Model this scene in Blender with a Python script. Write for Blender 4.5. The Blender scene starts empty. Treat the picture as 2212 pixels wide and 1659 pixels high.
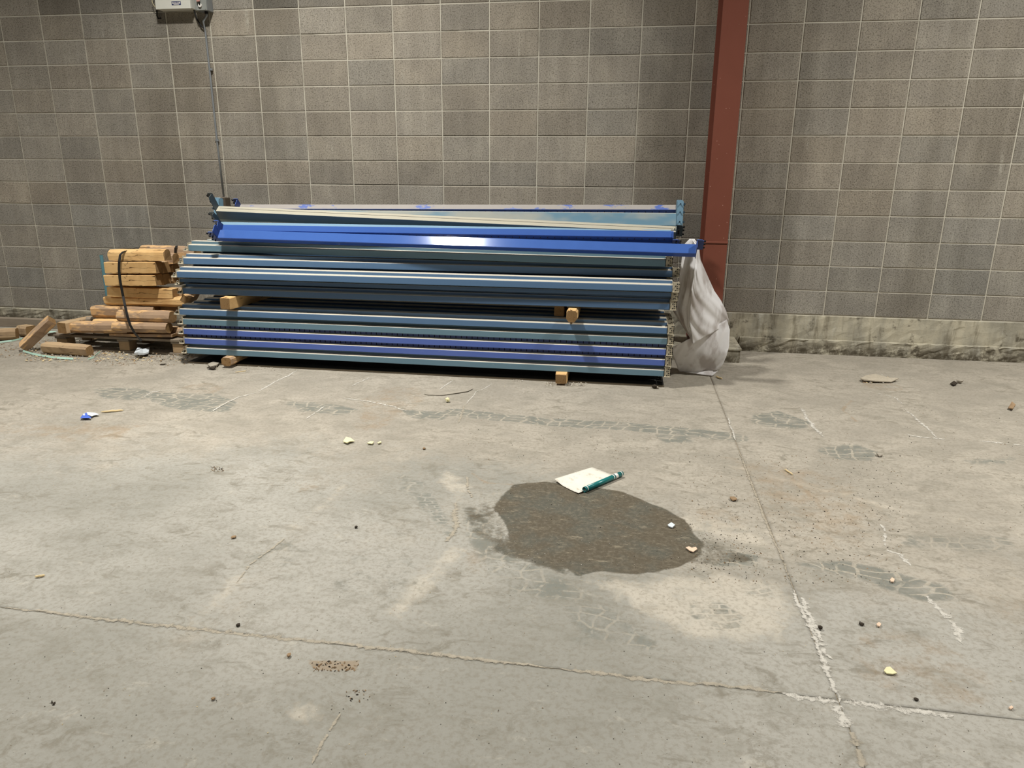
import bpy, bmesh, math, random
import numpy as np
from mathutils import Vector, Matrix
R0 = random.Random(7)
PI = math.pi
scn = bpy.context.scene
C = scn.collection

# ---------------------------------------------------------------- camera, world, lights, exposure
CAM = np.array([5.26258, -6.27287, 1.42449]); YAW, PITCH, ROLL, FPX = -.156433, .280981, .0076855, 1549.49
_f = np.array([math.sin(YAW)*math.cos(PITCH), math.cos(YAW)*math.cos(PITCH), -math.sin(PITCH)])
_r = np.array([math.cos(YAW), -math.sin(YAW), 0.0]); _u = np.cross(_r, _f)
RT = math.cos(ROLL)*_r + math.sin(ROLL)*_u; UP = -math.sin(ROLL)*_r + math.cos(ROLL)*_u
cam = bpy.data.objects.new('camera', bpy.data.cameras.new('camera')); C.objects.link(cam)
cam.data.sensor_width = 36; cam.data.lens = FPX/2212*36; cam.data.clip_end = 200
m = Matrix(((RT[0], UP[0], -_f[0]), (RT[1], UP[1], -_f[1]), (RT[2], UP[2], -_f[2]))).to_4x4()
m.translation = Vector(CAM); cam.matrix_world = m
scn.camera = cam

world = bpy.data.worlds.new('world'); scn.world = world; world.use_nodes = True
bg = world.node_tree.nodes['Background']; bg.inputs[0].default_value = (.95, .97, 1, 1); bg.inputs[1].default_value = .035

def lamp(x, y, z, power, size=.34, spread=130, col=(1, .985, .945)):
    l = bpy.data.lights.new('high_bay_or_fill_lamp', 'AREA'); l.shape = 'DISK'; l.size = size; l.energy = power
    l.spread = math.radians(spread); l.color = col
    o = bpy.data.objects.new('high_bay_or_fill_lamp', l); o.location = (x, y, z); C.objects.link(o)
lamp(2.9, -2.6, 5.2, 195)
lamp(8.8, -2.6, 5.2, 185)
lamp(-3.6, -2.6, 5.2, 150)
lamp(2.6, -8.8, 5.2, 125)  # this and the next: unseen rear row, added to fill the foreground
lamp(8.8, -8.8, 5.2, 125)
scn.view_settings.view_transform = 'Standard'; scn.view_settings.look = 'None'
scn.view_settings.gamma = 1; scn.view_settings.use_curve_mapping = False
scn.view_settings.exposure = 0.24

# ---------------------------------------------------------------- helpers
def ray(x, y): return _f + ((x-1106)/FPX)*RT - ((y-829.5)/FPX)*UP
def onZ(x, y, z=0.0):          # point of the plane at height z that the photograph shows at x, y
    d = ray(x, y); t = (z-CAM[2])/d[2]; return Vector(CAM + t*d)
def onY(x, y, Y):              # point of the upright plane at depth Y
    d = ray(x, y); t = (Y-CAM[1])/d[1]; return Vector(CAM + t*d)
def proj(P):
    D = np.array(P) - CAM; z = D@_f; return 1106+FPX*(D@RT)/z, 829.5-FPX*(D@UP)/z
def lin(c): return tuple(((v/255)/12.92 if v/255 <= .04045 else ((v/255+.055)/1.055)**2.4) for v in c)

def mesh_obj(name, bm, mat, parent=None, smooth=False, loc=None):
    me = bpy.data.meshes.new(name)
    if isinstance(bm, bmesh.types.BMesh):
        bmesh.ops.recalc_face_normals(bm, faces=bm.faces); bm.to_mesh(me); bm.free()
    else: me.from_pydata(*bm); me.update()
    for mm in (mat if isinstance(mat, (list, tuple)) else [mat]): me.materials.append(mm)
    if smooth: me.polygons.foreach_set('use_smooth', [True]*len(me.polygons))
    o = bpy.data.objects.new(name, me); C.objects.link(o)
    if parent: o.parent = parent
    if loc is not None: o.location = loc
    return o
def empty(name, loc=(0, 0, 0), rot=(0, 0, 0)):
    o = bpy.data.objects.new(name, None); C.objects.link(o); o.location = loc; o.rotation_euler = rot; o.empty_display_size = .05
    return o
def tag(o, label, cat, group=None, kind=None):
    if label: o['label'] = label
    if cat: o['category'] = cat
    if group: o['group'] = group
    if kind: o['kind'] = kind
    return o
def box(bm, x0, x1, y0, y1, z0, z1, bev=0, seg=1, mi=0):
    vs = [bm.verts.new(p) for p in ((x0,y0,z0),(x1,y0,z0),(x1,y1,z0),(x0,y1,z0),(x0,y0,z1),(x1,y0,z1),(x1,y1,z1),(x0,y1,z1))]
    fs = [bm.faces.new([vs[i] for i in q]) for q in ((0,3,2,1),(4,5,6,7),(0,1,5,4),(1,2,6,5),(2,3,7,6),(3,0,4,7))]
    for f in fs: f.material_index = mi
    if bev:
        es = list({e for f in fs for e in f.edges})
        bmesh.ops.bevel(bm, geom=es, offset=bev, segments=seg, profile=.5, affect='EDGES')
    return vs
def prism(bm, pts, x0, x1, mi=0):     # pts (y, z) swept along X
    a = [bm.verts.new((x0, y, z)) for y, z in pts]; b = [bm.verts.new((x1, y, z)) for y, z in pts]; n = len(pts)
    fs = [bm.faces.new(a), bm.faces.new(b[::-1])]
    for i in range(n): fs.append(bm.faces.new((a[i], b[i], b[(i+1) % n], a[(i+1) % n])))
    for f in fs: f.material_index = mi
def plate(bm, pts, axis, t, mi=0):    # pts: 3D outline, thickened by t along axis
    a = [bm.verts.new(p) for p in pts]; n = len(pts); ax = Vector(axis)*t
    b = [bm.verts.new(Vector(p)+ax) for p in pts]
    fs = [bm.faces.new(a), bm.faces.new(b[::-1])]
    for i in range(n): fs.append(bm.faces.new((a[i], b[i], b[(i+1) % n], a[(i+1) % n])))
    for f in fs: f.material_index = mi
def tube(bm, pts, r, seg=8, mi=0, flat=None):
    pts = [Vector(p) for p in pts]; rings = []
    for i, p in enumerate(pts):
        d = (pts[min(i+1, len(pts)-1)]-pts[max(i-1, 0)]).normalized()
        s = d.cross(Vector((0, 0, 1))); s = d.cross(Vector((0, 1, 0))) if s.length < .2 else s
        s.normalize(); t = d.cross(s)
        rr = r[i] if isinstance(r, (list, tuple)) else r
        fx, fy = flat if flat else (1, 1)
        rings.append([bm.verts.new(p + s*math.cos(2*PI*k/seg)*rr*fx + t*math.sin(2*PI*k/seg)*rr*fy) for k in range(seg)])
    for a, b in zip(rings, rings[1:]):
        for k in range(seg):
            f = bm.faces.new((a[k], a[(k+1) % seg], b[(k+1) % seg], b[k])); f.material_index = mi
    for q in (rings[0][::-1], rings[-1]): bm.faces.new(q).material_index = mi
def ribbon(bm, pts, w, t, side=(0, 1, 0)):   # flat band along pts, width w across `side`, thickness t
    pts = [Vector(p) for p in pts]; s = Vector(side).normalized(); rings = []
    for i, p in enumerate(pts):
        d = (pts[min(i+1, len(pts)-1)]-pts[max(i-1, 0)]).normalized(); n = d.cross(s).normalized()
        rings.append([bm.verts.new(p + s*a*w/2 + n*b*t/2) for a, b in ((-1,-1),(1,-1),(1,1),(-1,1))])
    for a, b in zip(rings, rings[1:]):
        for k in range(4): bm.faces.new((a[k], a[(k+1) % 4], b[(k+1) % 4], b[k]))
    bm.faces.new(rings[0][::-1]); bm.faces.new(rings[-1])
def cyl(bm, p, axis, r, h, seg=10, mi=0):
    p = Vector(p); a = Vector(axis).normalized(); tube(bm, [p, p+a*h], r, seg, mi)

# ---------------------------------------------------------------- material helper
class NT:
    def __init__(s, name, rough=.7, spec=.3, metal=0):
        s.m = bpy.data.materials.new(name); s.m.use_nodes = True; s.t = s.m.node_tree
        s.b = s.t.nodes['Principled BSDF']; s.b.inputs['Roughness'].default_value = rough
        s.b.inputs['Specular IOR Level'].default_value = spec; s.b.inputs['Metallic'].default_value = metal
        s.tc = s.n('ShaderNodeTexCoord')
    def n(s, typ, **kw):
        n = s.t.nodes.new(typ)
        for k, v in kw.items(): setattr(n, k, v)
        return n
    def set(s, sock, v):
        if isinstance(v, bpy.types.NodeSocket): s.t.links.new(v, sock)
        elif isinstance(v, tuple) and len(v) == 3 and sock.type == 'RGBA': sock.default_value = (*v, 1)
        else: sock.default_value = v
    def mapping(s, vec, scale=(1,1,1), rot=(0,0,0), loc=(0,0,0)):
        n = s.n('ShaderNodeMapping'); s.set(n.inputs[0], vec); n.inputs['Scale'].default_value = scale
        n.inputs['Rotation'].default_value = rot; n.inputs['Location'].default_value = loc; return n.outputs[0]
    def noise(s, vec, scale, detail=4, rough=.55, dist=0, out=0):
        n = s.n('ShaderNodeTexNoise'); s.set(n.inputs['Vector'], vec); n.inputs['Scale'].default_value = scale
        n.inputs['Detail'].default_value = detail; n.inputs['Roughness'].default_value = rough; n.inputs['Distortion'].default_value = dist
        return n.outputs[out]
    def voro(s, vec, scale, feature='F1', rand=1, out=0):
        n = s.n('ShaderNodeTexVoronoi', feature=feature); s.set(n.inputs['Vector'], vec); n.inputs['Scale'].default_value = scale
        n.inputs['Randomness'].default_value = rand; return n.outputs[out]
    def ramp(s, v, a, b, lo=0.0, hi=1.0):
        n = s.n('ShaderNodeMapRange', interpolation_type='SMOOTHSTEP'); s.set(n.inputs[0], v)
        for i, q in zip((1, 2, 3, 4), (a, b, lo, hi)): n.inputs[i].default_value = q
        return n.outputs[0]
    def math(s, op, a, b=0.0, c=None, clamp=False):
        n = s.n('ShaderNodeMath', operation=op, use_clamp=clamp); s.set(n.inputs[0], a); s.set(n.inputs[1], b)
        if c is not None: s.set(n.inputs[2], c)
        return n.outputs[0]
    def mix(s, f, a, b, mode='MIX'):
        n = s.n('ShaderNodeMix', data_type='RGBA', blend_type=mode); s.set(n.inputs[0], f); s.set(n.inputs[6], a); s.set(n.inputs[7], b)
        return n.outputs[2]
    def attr(s, name):
        n = s.n('ShaderNodeAttribute', attribute_name=name); return n
    def obj_color(s): return s.n('ShaderNodeObjectInfo').outputs['Color']
    def obj_rand(s): return s.n('ShaderNodeObjectInfo').outputs['Random']
    def bump(s, h, strength=.3, dist=.002):
        n = s.n('ShaderNodeBump'); s.set(n.inputs['Height'], h); n.inputs['Strength'].default_value = strength; n.inputs['Distance'].default_value = dist
        s.t.links.new(n.outputs[0], s.b.inputs['Normal'])
    def color(s, v): s.set(s.b.inputs['Base Color'], v); return s
    def rough(s, v): s.set(s.b.inputs['Roughness'], v)
    def world(s):
        return s.n('ShaderNodeNewGeometry').outputs['Position']
    def upness(s):
        n = s.n('ShaderNodeSeparateXYZ'); s.set(n.inputs[0], s.n('ShaderNodeNewGeometry').outputs['Normal']); return n.outputs[2]

def simple(name, c, rough=.6, spec=.3, metal=0, var=.12, scale=20):
    t = NT(name, rough, spec, metal); c = lin(c)
    n = t.noise(t.tc.outputs['Object'], scale, 5)
    t.color(t.mix(n, tuple(v*(1-var) for v in c), tuple(min(1, v*(1+var)) for v in c))); return t.m

M = {}
# --- concrete masonry units
t = NT('block_concrete', .93, .15); P = t.world()
grain = t.noise(P, 95, 6, .8); fine = t.noise(P, 260, 3, .7); pits = t.voro(P, 120)
big = t.noise(P, 3.3, 5, .6, .4); streak = t.noise(t.mapping(P, (7, 7, .8)), 1.6, 5, .6)
col = t.mix(1.0, lin((156, 149, 137)), t.obj_color(), 'MULTIPLY')
col = t.mix(t.ramp(big, .35, .75), col, t.mix(1.0, col, (1.22, 1.22, 1.2), 'MULTIPLY'))
col = t.mix(t.ramp(streak, .35, .7, 0, .55), t.mix(1.0, col, (.80, .79, .78), 'MULTIPLY'), col)
lw = t.noise(t.mapping(P, (1.5, 1, .22)), 1.0, 5, .62)
col = t.mix(t.ramp(lw, .50, .66, 0, .5), col, t.mix(1.0, col, (.70, .69, .66), 'MULTIPLY'))
lt = t.noise(t.mapping(P, (14, 1, 1.6)), 1.0, 5, .6)
col = t.mix(t.math('MULTIPLY', t.ramp(lt, .60, .72, 0, .5), t.ramp(t.noise(P, 1.1, 3), .48, .62)), col, lin((196, 192, 178)))
col = t.mix(t.ramp(grain, .50, .60, .0, .85), col, t.mix(1.0, col, (.36, .35, .32), 'MULTIPLY'))
col = t.mix(t.ramp(fine, .54, .64, 0, .8), col, t.mix(1.0, col, (1.6, 1.58, 1.5), 'MULTIPLY'))
t.color(col); t.bump(t.math('SUBTRACT', grain, t.math('MULTIPLY', pits, .4)), .55, .003); M['block'] = t.m
# --- mortar
t = NT('mortar', .95, .1); P = t.world()
col = t.mix(t.noise(P, 9, 4), lin((176, 170, 154)), lin((210, 204, 188)))
t.color(t.mix(t.ramp(t.noise(P, 2.2, 4), .55, .72, 0, .6), col, lin((112, 104, 90)))); t.bump(t.noise(P, 90, 4), .5, .002); M['mortar'] = t.m
# --- foundation concrete
t = NT('foundation_concrete', .92, .15); P = t.world()
big = t.noise(t.mapping(P, (3.5, 3, 1.2)), 1.4, 6, .6); st = t.noise(P, 7, 8, .7); sp = t.voro(P, 26)
sep = t.n('ShaderNodeSeparateXYZ'); t.set(sep.inputs[0], P)
col = t.mix(t.ramp(big, .35, .65), lin((150, 145, 130)), lin((188, 180, 158)))
col = t.mix(t.ramp(st, .54, .66, 0, .85), col, lin((78, 71, 58)))
col = t.mix(t.ramp(t.noise(t.mapping(P, (9, 4, 1.4)), 1.3, 6, .65), .52, .66, 0, .6), col, lin((106, 98, 80)))
low = t.math('MULTIPLY', t.ramp(sep.outputs[2], .15, .02), t.ramp(t.noise(P, 12, 7, .75), .36, .56, 0, .9))
col = t.mix(low, col, lin((78, 70, 56)))
wht = t.math('MULTIPLY', t.ramp(t.noise(t.mapping(P, (5, 5, 1)), 1.8, 5), .60, .72, 0, .55), 1.0)
col = t.mix(wht, col, lin((200, 198, 186)))
col = t.mix(t.ramp(sp, .02, .10, .55, 0), col, lin((40, 37, 30)))
t.color(col); t.bump(t.noise(P, 60, 6, .7), .6, .004); M['found'] = t.m
# --- red column paint
t = NT('red_oxide_paint', .55, .35); P = t.world()
col = t.mix(t.noise(P, 4, 5), lin((112, 62, 46)), lin((124, 70, 54)))
col = t.mix(t.ramp(t.noise(t.mapping(P, (30, 30, 8)), 2, 4), .60, .75, 0, .35), col, lin((108, 54, 40)))
sp = t.voro(P, 22); col = t.mix(t.ramp(sp, .03, .075, .8, 0), col, lin((214, 176, 158)))
t.color(col); t.bump(t.noise(P, 40, 3), .08, .002); M['red'] = t.m
M['red_dark'] = simple('red_oxide_primer', (96, 44, 32), .6)

# --- steel rack paints: dust gathers on faces that look up
def paint(name, c, c2, dust=(196, 188, 170), rough=.42, patch=0, wear=.5, spec=.4, drough=.9):
    t = NT(name, rough, spec); P = t.tc.outputs['Object']; W = t.world()
    col = t.mix(t.noise(t.mapping(W, (1.4, 6, 6)), 1.3, 5, .6), lin(c), lin(c2))
    col = t.mix(t.ramp(t.noise(W, 46, 5, .7), .68, .74, 0, wear), col, lin((34, 38, 42)))
    col = t.mix(t.ramp(t.noise(t.mapping(W, (6, 14, 14)), 3, 5, .7), .66, .74, 0, .35), col, lin((168, 178, 178)))
    up = t.ramp(t.upness(), .18, .60)
    if patch:
        pn = t.noise(t.mapping(W, (2.6, 5, 5)), 1.5, 5, .65)
        up = t.math('MULTIPLY', up, t.ramp(pn, .54, .60, 1, .15))
        face = t.math('MULTIPLY', t.ramp(t.upness(), -.05, .12), t.ramp(t.noise(t.mapping(W, (1.2, 3, 3), loc=(3, 1, 0)), 1.1, 4), .36, .52, 0, patch))
        up = t.math('MAXIMUM', up, face)
    col = t.mix(up, col, t.mix(t.noise(W, 14, 4), lin(dust), tuple(v*.86 for v in lin(dust))))
    t.color(col); t.rough(t.ramp(up, 0, 1, rough, drough)); t.bump(t.noise(W, 30, 3), .05, .001)
    return t.m
M['steel_blue'] = paint('steel_blue_paint', (80, 110, 144), (92, 122, 154))
M['green_blue'] = paint('green_blue_paint', (94, 124, 140), (106, 134, 148))
M['slate_blue'] = paint('slate_blue_paint', (70, 98, 130), (82, 108, 138))
M['bright_blue'] = paint('bright_blue_paint', (72, 98, 170), (92, 112, 178), wear=.1, rough=.3)
M['loose_bright'] = paint('loose_bright_blue_paint', (40, 68, 142), (54, 82, 154), dust=(66, 98, 164), wear=.05, rough=.11, spec=.45, drough=.11)
M['loose_blue_dusty'] = paint('loose_blue_dusty_paint', (52, 82, 160), (66, 100, 176), dust=(158, 152, 146), patch=.2, wear=.1)
M['loose_light'] = paint('loose_light_blue_paint', (108, 146, 168), (124, 156, 172), dust=(188, 186, 172), patch=.85, wear=.2)
M['loose_sky'] = paint('loose_sky_blue_paint', (88, 130, 164), (104, 144, 176), dust=(122, 152, 172), wear=.2, rough=.3, spec=.5)
M['loose_grey'] = paint('loose_grey_paint', (84, 98, 104), (96, 108, 112), dust=(172, 166, 148), wear=.2)
M['plate_dusty'] = paint('dusty_connector_paint', (166, 156, 134), (184, 174, 150), dust=(196, 186, 162), wear=.4, rough=.6)
M['plate_dark'] = paint('dark_shaded_connector_paint', (38, 52, 62), (48, 64, 74), dust=(80, 88, 88), wear=.1)  # shade on turned-away connector faces put into the colour
M['plate_blue_shaded'] = paint('shaded_blue_connector_paint', (28, 46, 100), (38, 60, 120), dust=(70, 100, 170), wear=.1)  # bright blue connectors, darkened: their shade is put into the colour
M['plate_light'] = paint('light_connector_paint', (104, 138, 158), (118, 148, 166), dust=(124, 148, 160), wear=.4)
M['dark_hole_and_shadow'] = simple('dark_hole_and_shadow', (16, 17, 18), .8)  # serves slots and the painted shadows of the studs
M['zinc'] = simple('zinc_wire', (190, 190, 180), .35, .5, .6)

# --- wood
def wood(name, a, b, dark, scale=1, bark=0, grey=0):
    t = NT(name, .8, .2); P = t.tc.outputs['Object']
    g = t.noise(t.mapping(P, (2.2*scale, 30*scale, 30*scale)), 2.2, 6, .6, .3)
    big = t.noise(P, 7, 4)
    col = t.mix(g, lin(a), lin(b)); col = t.mix(t.ramp(big, .45, .7, 0, .5), col, lin(dark))
    cr = t.noise(t.mapping(P, (1.6, 14, 14)), 1.7, 3, .4, .8)
    cm = t.math('MULTIPLY', t.ramp(t.math('ABSOLUTE', t.math('SUBTRACT', cr, .5)), .002, .014, .95, 0), t.ramp(t.noise(P, 5, 2), .42, .55))
    col = t.mix(cm, col, lin((62, 40, 20)))
    kn = t.voro(t.mapping(P, (6, 12, 12)), 1.1); col = t.mix(t.ramp(kn, .05, .13, .8, 0), col, lin((110, 66, 32)))
    if bark: col = t.mix(t.ramp(t.noise(t.mapping(P, (4, 12, 12)), 1.2, 5, .6), .42, .5, 0, bark), col, t.mix(g, lin((128, 106, 88)), lin((164, 142, 120))))
    if grey: col = t.mix(grey, col, t.mix(g, lin((120, 108, 94)), lin((156, 144, 126))))
    t.color(col); t.bump(g, .35, .003); return t.m
M['wood_new'] = wood('fresh_timber', (226, 188, 132), (212, 172, 116), (190, 146, 92))
M['wood_bark'] = wood('barky_timber', (220, 180, 130), (196, 158, 112), (166, 130, 92), bark=.8)
M['wood_old'] = wood('weathered_timber', (206, 174, 130), (184, 152, 112), (150, 118, 84), grey=.35)
M['wood_grey'] = wood('grey_board', (150, 138, 120), (126, 114, 98), (100, 90, 76), grey=.7)
t = NT('end_grain', .85, .15); P = t.tc.outputs['Object']
sep = t.n('ShaderNodeSeparateXYZ'); t.set(sep.inputs[0], P)
ringd = t.math('SQRT', t.math('ADD', t.math('POWER', t.math('SUBTRACT', sep.outputs[1], .012), 2.0), t.math('POWER', t.math('SUBTRACT', sep.outputs[2], .01), 2.0)))
w = t.math('SINE', t.math('ADD', t.math('MULTIPLY', ringd, 900), t.math('MULTIPLY', t.noise(P, 30), 6)))
col = t.mix(t.ramp(w, -1, 1), lin((122, 95, 62)), lin((152, 122, 84))); col = t.mix(t.ramp(t.noise(P, 60, 5), .55, .65, 0, .6), col, lin((110, 78, 44)))
t.color(col); t.bump(t.noise(P, 120, 4), .4, .002); M['endgrain'] = t.m

M['black_strap'] = simple('black_strap', (30, 28, 26), .45, .4)
M['green_strap'] = simple('green_strap', (168, 200, 182), .4, .5)
M['teal'] = simple('teal_paint', (92, 134, 142), .5, .4, var=.25, scale=12)
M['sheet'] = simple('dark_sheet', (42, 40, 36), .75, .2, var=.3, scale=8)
M['sheet_edge'] = simple('sheet_edge', (112, 102, 86), .9, .1, var=.3)
M['box_white'] = simple('white_enamel', (214, 212, 200), .45, .4, var=.04)
M['box_grey'] = simple('grey_enamel', (140, 142, 136), .5, .4, var=.08)
M['galv'] = simple('galvanised_steel', (150, 154, 156), .42, .5, .5, var=.1)
M['jb'] = simple('aged_box_steel', (150, 140, 128), .6, .3, .2)
M['jbd'] = simple('aged_box_brown', (84, 74, 62), .7, .3)
M['black'] = simple('black_rubber', (20, 19, 18), .6)
M['cream'] = simple('cream_cable', (206, 196, 160), .5)
M['navy'] = simple('navy_print', (34, 44, 92), .5)
M['whitep'] = simple('white_print', (226, 222, 214), .5, var=.05)
M['redtag'] = simple('pink_tag', (196, 150, 140), .5)
t = NT('poster_paper', .55, .3); P = t.tc.outputs['Object']
col = t.mix(t.noise(P, 8, 5), lin((206, 198, 180)), lin((222, 217, 206)))
col = t.mix(t.ramp(t.noise(P, 28, 7, .75), .52, .66, 0, .55), col, lin((158, 144, 120))); t.color(col); M['paper'] = t.m
M['teal_print'] = simple('teal_print', (20, 106, 104), .3, .5, var=.15, scale=30)
M['blue_print'] = simple('blue_print', (72, 104, 196), .35, .5)
M['paleblue'] = simple('pale_wrapper', (206, 212, 214), .35, .5)
M['chip_wood'] = simple('chip_wood', (206, 184, 140), .8)
M['chip_cream'] = simple('chip_cream', (216, 208, 164), .8)
M['chip_pink'] = simple('chip_pink', (214, 186, 160), .8)
M['chip_dark'] = simple('chip_dark', (52, 44, 34), .9)
M['chip_grey'] = simple('chip_grey', (150, 142, 128), .95, var=.3)
M['chip_brown'] = simple('chip_brown', (140, 116, 88), .95, var=.3)
M['salt'] = simple('white_salt', (190, 184, 172), .95, .1, var=.12, scale=60)
M['crumb'] = simple('sand_crumb', (168, 158, 140), .95, .1, var=.25, scale=60)
M['joint_dark'] = simple('joint_filler', (140, 128, 108), .95, .1, var=.3)
t = NT('salt_powder', .95, .1); P = t.world(); ed = t.attr('edge').outputs['Fac']
t.color(t.mix(t.noise(P, 60, 4), lin((176, 170, 158)), lin((206, 201, 190))))
al = t.ramp(t.math('ADD', ed, t.math('MULTIPLY', t.math('SUBTRACT', t.noise(t.mapping(P, (1, 1, 1)), 60, 6, .8), .5), 2.8)), .28, .95, 0, .9)
t.set(t.b.inputs['Alpha'], al); M['salt_powder'] = t.m
t = NT('sand_powder', .95, .1); P = t.world(); ed = t.attr('edge').outputs['Fac']
t.color(t.mix(t.noise(P, 60, 4), lin((150, 141, 124)), lin((178, 168, 150))))
t.set(t.b.inputs['Alpha'], t.ramp(t.math('ADD', ed, t.math('MULTIPLY', t.math('SUBTRACT', t.noise(P, 40, 6, .8), .5), 2.4)), .28, .95, 0, .85)); M['sand_powder'] = t.m
# bag film
t = NT('white_film', .38, .4); P = t.tc.outputs['Object']
col = t.mix(t.noise(P, 5, 5), lin((244, 242, 240)), lin((252, 250, 249)))
col = t.mix(t.ramp(t.noise(t.mapping(P, (6, 6, 2.5)), 1.6, 5), .48, .64, 0, .6), col, lin((186, 174, 166)))
t.color(col); tr = t.n('ShaderNodeBsdfTranslucent'); t.set(tr.inputs[0], col); mx = t.n('ShaderNodeMixShader'); mx.inputs[0].default_value = .3
t.t.links.new(t.b.outputs[0], mx.inputs[1]); t.t.links.new(tr.outputs[0], mx.inputs[2])
t.t.links.new(mx.outputs[0], t.t.nodes['Material Output'].inputs[0]); t.bump(t.noise(P, 12, 4), .15, .004); M['film'] = t.m

# --- floor concrete: broad masks come from the slab vertices (where dust, damp and tyre prints lie), grain from noise
t = NT('floor_concrete', .82, .22); P = t.world()
a1 = t.attr('mask_a'); sa = t.n('ShaderNodeSeparateColor'); t.set(sa.inputs[0], a1.outputs['Color'])
a2 = t.attr('mask_b'); sb = t.n('ShaderNodeSeparateColor'); t.set(sb.inputs[0], a2.outputs['Color'])
dust, damp, tread = sa.outputs[0], sa.outputs[1], sa.outputs[2]; pale, brown, blockt = sb.outputs[0], sb.outputs[1], sb.outputs[2]
n1 = t.noise(P, 2.4, 6, .6, .6); n2 = t.noise(P, 9, 6, .65, .4); n3 = t.noise(P, 55, 5, .7); n4 = t.noise(P, 230, 3, .7)
stre = t.noise(t.mapping(P, (3.5, 6, 1), rot=(0, 0, .6)), 1.5, 7, .7, .8)
edge = t.math('ADD', t.math('MULTIPLY', t.math('SUBTRACT', n2, .5), .55), t.math('MULTIPLY', t.math('SUBTRACT', n3, .5), .22))
def crisp(msk, lo=.38, hi=.62): return t.ramp(t.math('ADD', msk, edge), lo, hi)
n0 = t.noise(P, .9, 3, .5)
grey = t.mix(t.ramp(n0, .35, .65), lin((138, 135, 125)), lin((157, 153, 143)))
beige = t.mix(t.ramp(n1, .35, .65), lin((146, 139, 126)), lin((162, 154, 140)))
col = t.mix(t.ramp(t.math('ADD', dust, t.math('MULTIPLY', edge, 2.2)), .1, .95), grey, beige)
col = t.mix(t.ramp(stre, .46, .70, 0, .42), col, lin((118, 114, 101)))
str2 = t.noise(t.mapping(P, (5, 9, 1), rot=(0, 0, -.8)), 1.6, 8, .75, .9)
col = t.mix(t.math('MULTIPLY', t.ramp(str2, .50, .64, 0, .62), t.ramp(n1, .40, .60, .25, 1)), col, lin((110, 104, 90)))
spk = t.noise(t.mapping(P, (24, 40, 1), rot=(0, 0, -.25)), 1.3, 6, .8)
col = t.mix(t.math('MULTIPLY', t.ramp(spk, .60, .68, 0, .7), t.ramp(n2, .40, .60, .1, 1)), col, lin((98, 88, 70)))
col = t.mix(t.ramp(t.noise(t.mapping(P, (6, 9, 1), rot=(0, 0, .3)), 1.1, 7, .75, .5), .58, .72, 0, .35), col, lin((188, 180, 164)))
col = t.mix(t.math('MULTIPLY', crisp(brown), .55), col, lin((140, 116, 86)))
warp = t.mix(.06, P, t.noise(P, 3, 2, out=1), 'ADD')
wrp = t.n('ShaderNodeVectorMath', operation='ADD'); sc_ = t.n('ShaderNodeVectorMath', operation='SCALE'); t.set(sc_.inputs[0], t.noise(P, 2.5, 2, out=1)); sc_.inputs['Scale'].default_value = .26
t.set(wrp.inputs[0], P); t.set(wrp.inputs[1], sc_.outputs[0])
cells = t.voro(t.mapping(wrp.outputs[0], (12, 19, 0.001), rot=(0, 0, .12)), 1, 'DISTANCE_TO_EDGE', .38)
inner = t.math('MAXIMUM', t.ramp(cells, .035, .10), t.ramp(n2, .50, .62))
col = t.mix(t.math('MULTIPLY', t.ramp(t.math('ADD', pale, t.math('MULTIPLY', edge, 1.9)), .30, .66), .7), col, lin((184, 175, 159)))
tm = crisp(tread)
col = t.mix(t.math('MULTIPLY', tm, t.ramp(n2, .3, .62, .35, .95)), col, t.mix(inner, lin((164, 156, 140)), t.mix(n3, lin((92, 95, 88)), lin((130, 129, 119)))))
br = t.n('ShaderNodeTexBrick'); t.set(br.inputs['Vector'], t.mapping(wrp.outputs[0], (11, 16, 1), rot=(0, 0, -.3)))
br.inputs['Scale'].default_value = 1; br.inputs['Mortar Size'].default_value = .08; br.inputs['Mortar Smooth'].default_value = .5; br.inputs['Brick Width'].default_value = .8; br.inputs['Row Height'].default_value = .5
bm_ = t.math('MULTIPLY', crisp(blockt), t.math('SUBTRACT', 1.0, br.outputs['Fac']))
col = t.mix(t.math('MULTIPLY', bm_, t.ramp(n2, .36, .60, .85, .1)), col, lin((112, 113, 104)))
dm = crisp(damp, .40, .60)
dampc = t.mix(t.ramp(t.noise(P, 5, 5, .6), .42, .62), lin((84, 76, 62)), lin((82, 80, 70)))
dampc = t.mix(t.ramp(t.noise(t.mapping(P, (8, 22, 1), rot=(0, 0, -.2)), 1.5, 7, .8), .54, .66, 0, .75), dampc, lin((140, 130, 110)))
dampc = t.mix(t.ramp(t.noise(t.mapping(P, (8, 18, 1)), 2.5, 6, .8), .58, .68, 0, .8), dampc, lin((56, 52, 42)))
col = t.mix(dm, col, dampc)
col = t.mix(t.ramp(n3, .44, .66, 0, .42), col, lin((116, 108, 93)))
col = t.mix(t.ramp(t.noise(t.mapping(P, (1, 2.2, 1)), 34, 4, .8), .66, .72, 0, .55), col, lin((92, 84, 68)))
col = t.mix(t.ramp(n4, .70, .76, 0, .5), col, lin((224, 220, 206)))
t.color(col); t.rough(t.ramp(dm, 0, 1, .86, .6))
t.bump(t.math('ADD', t.math('MULTIPLY', n3, .6), t.math('MULTIPLY', n2, 1.2)), .28, .004); M['floor'] = t.m

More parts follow.
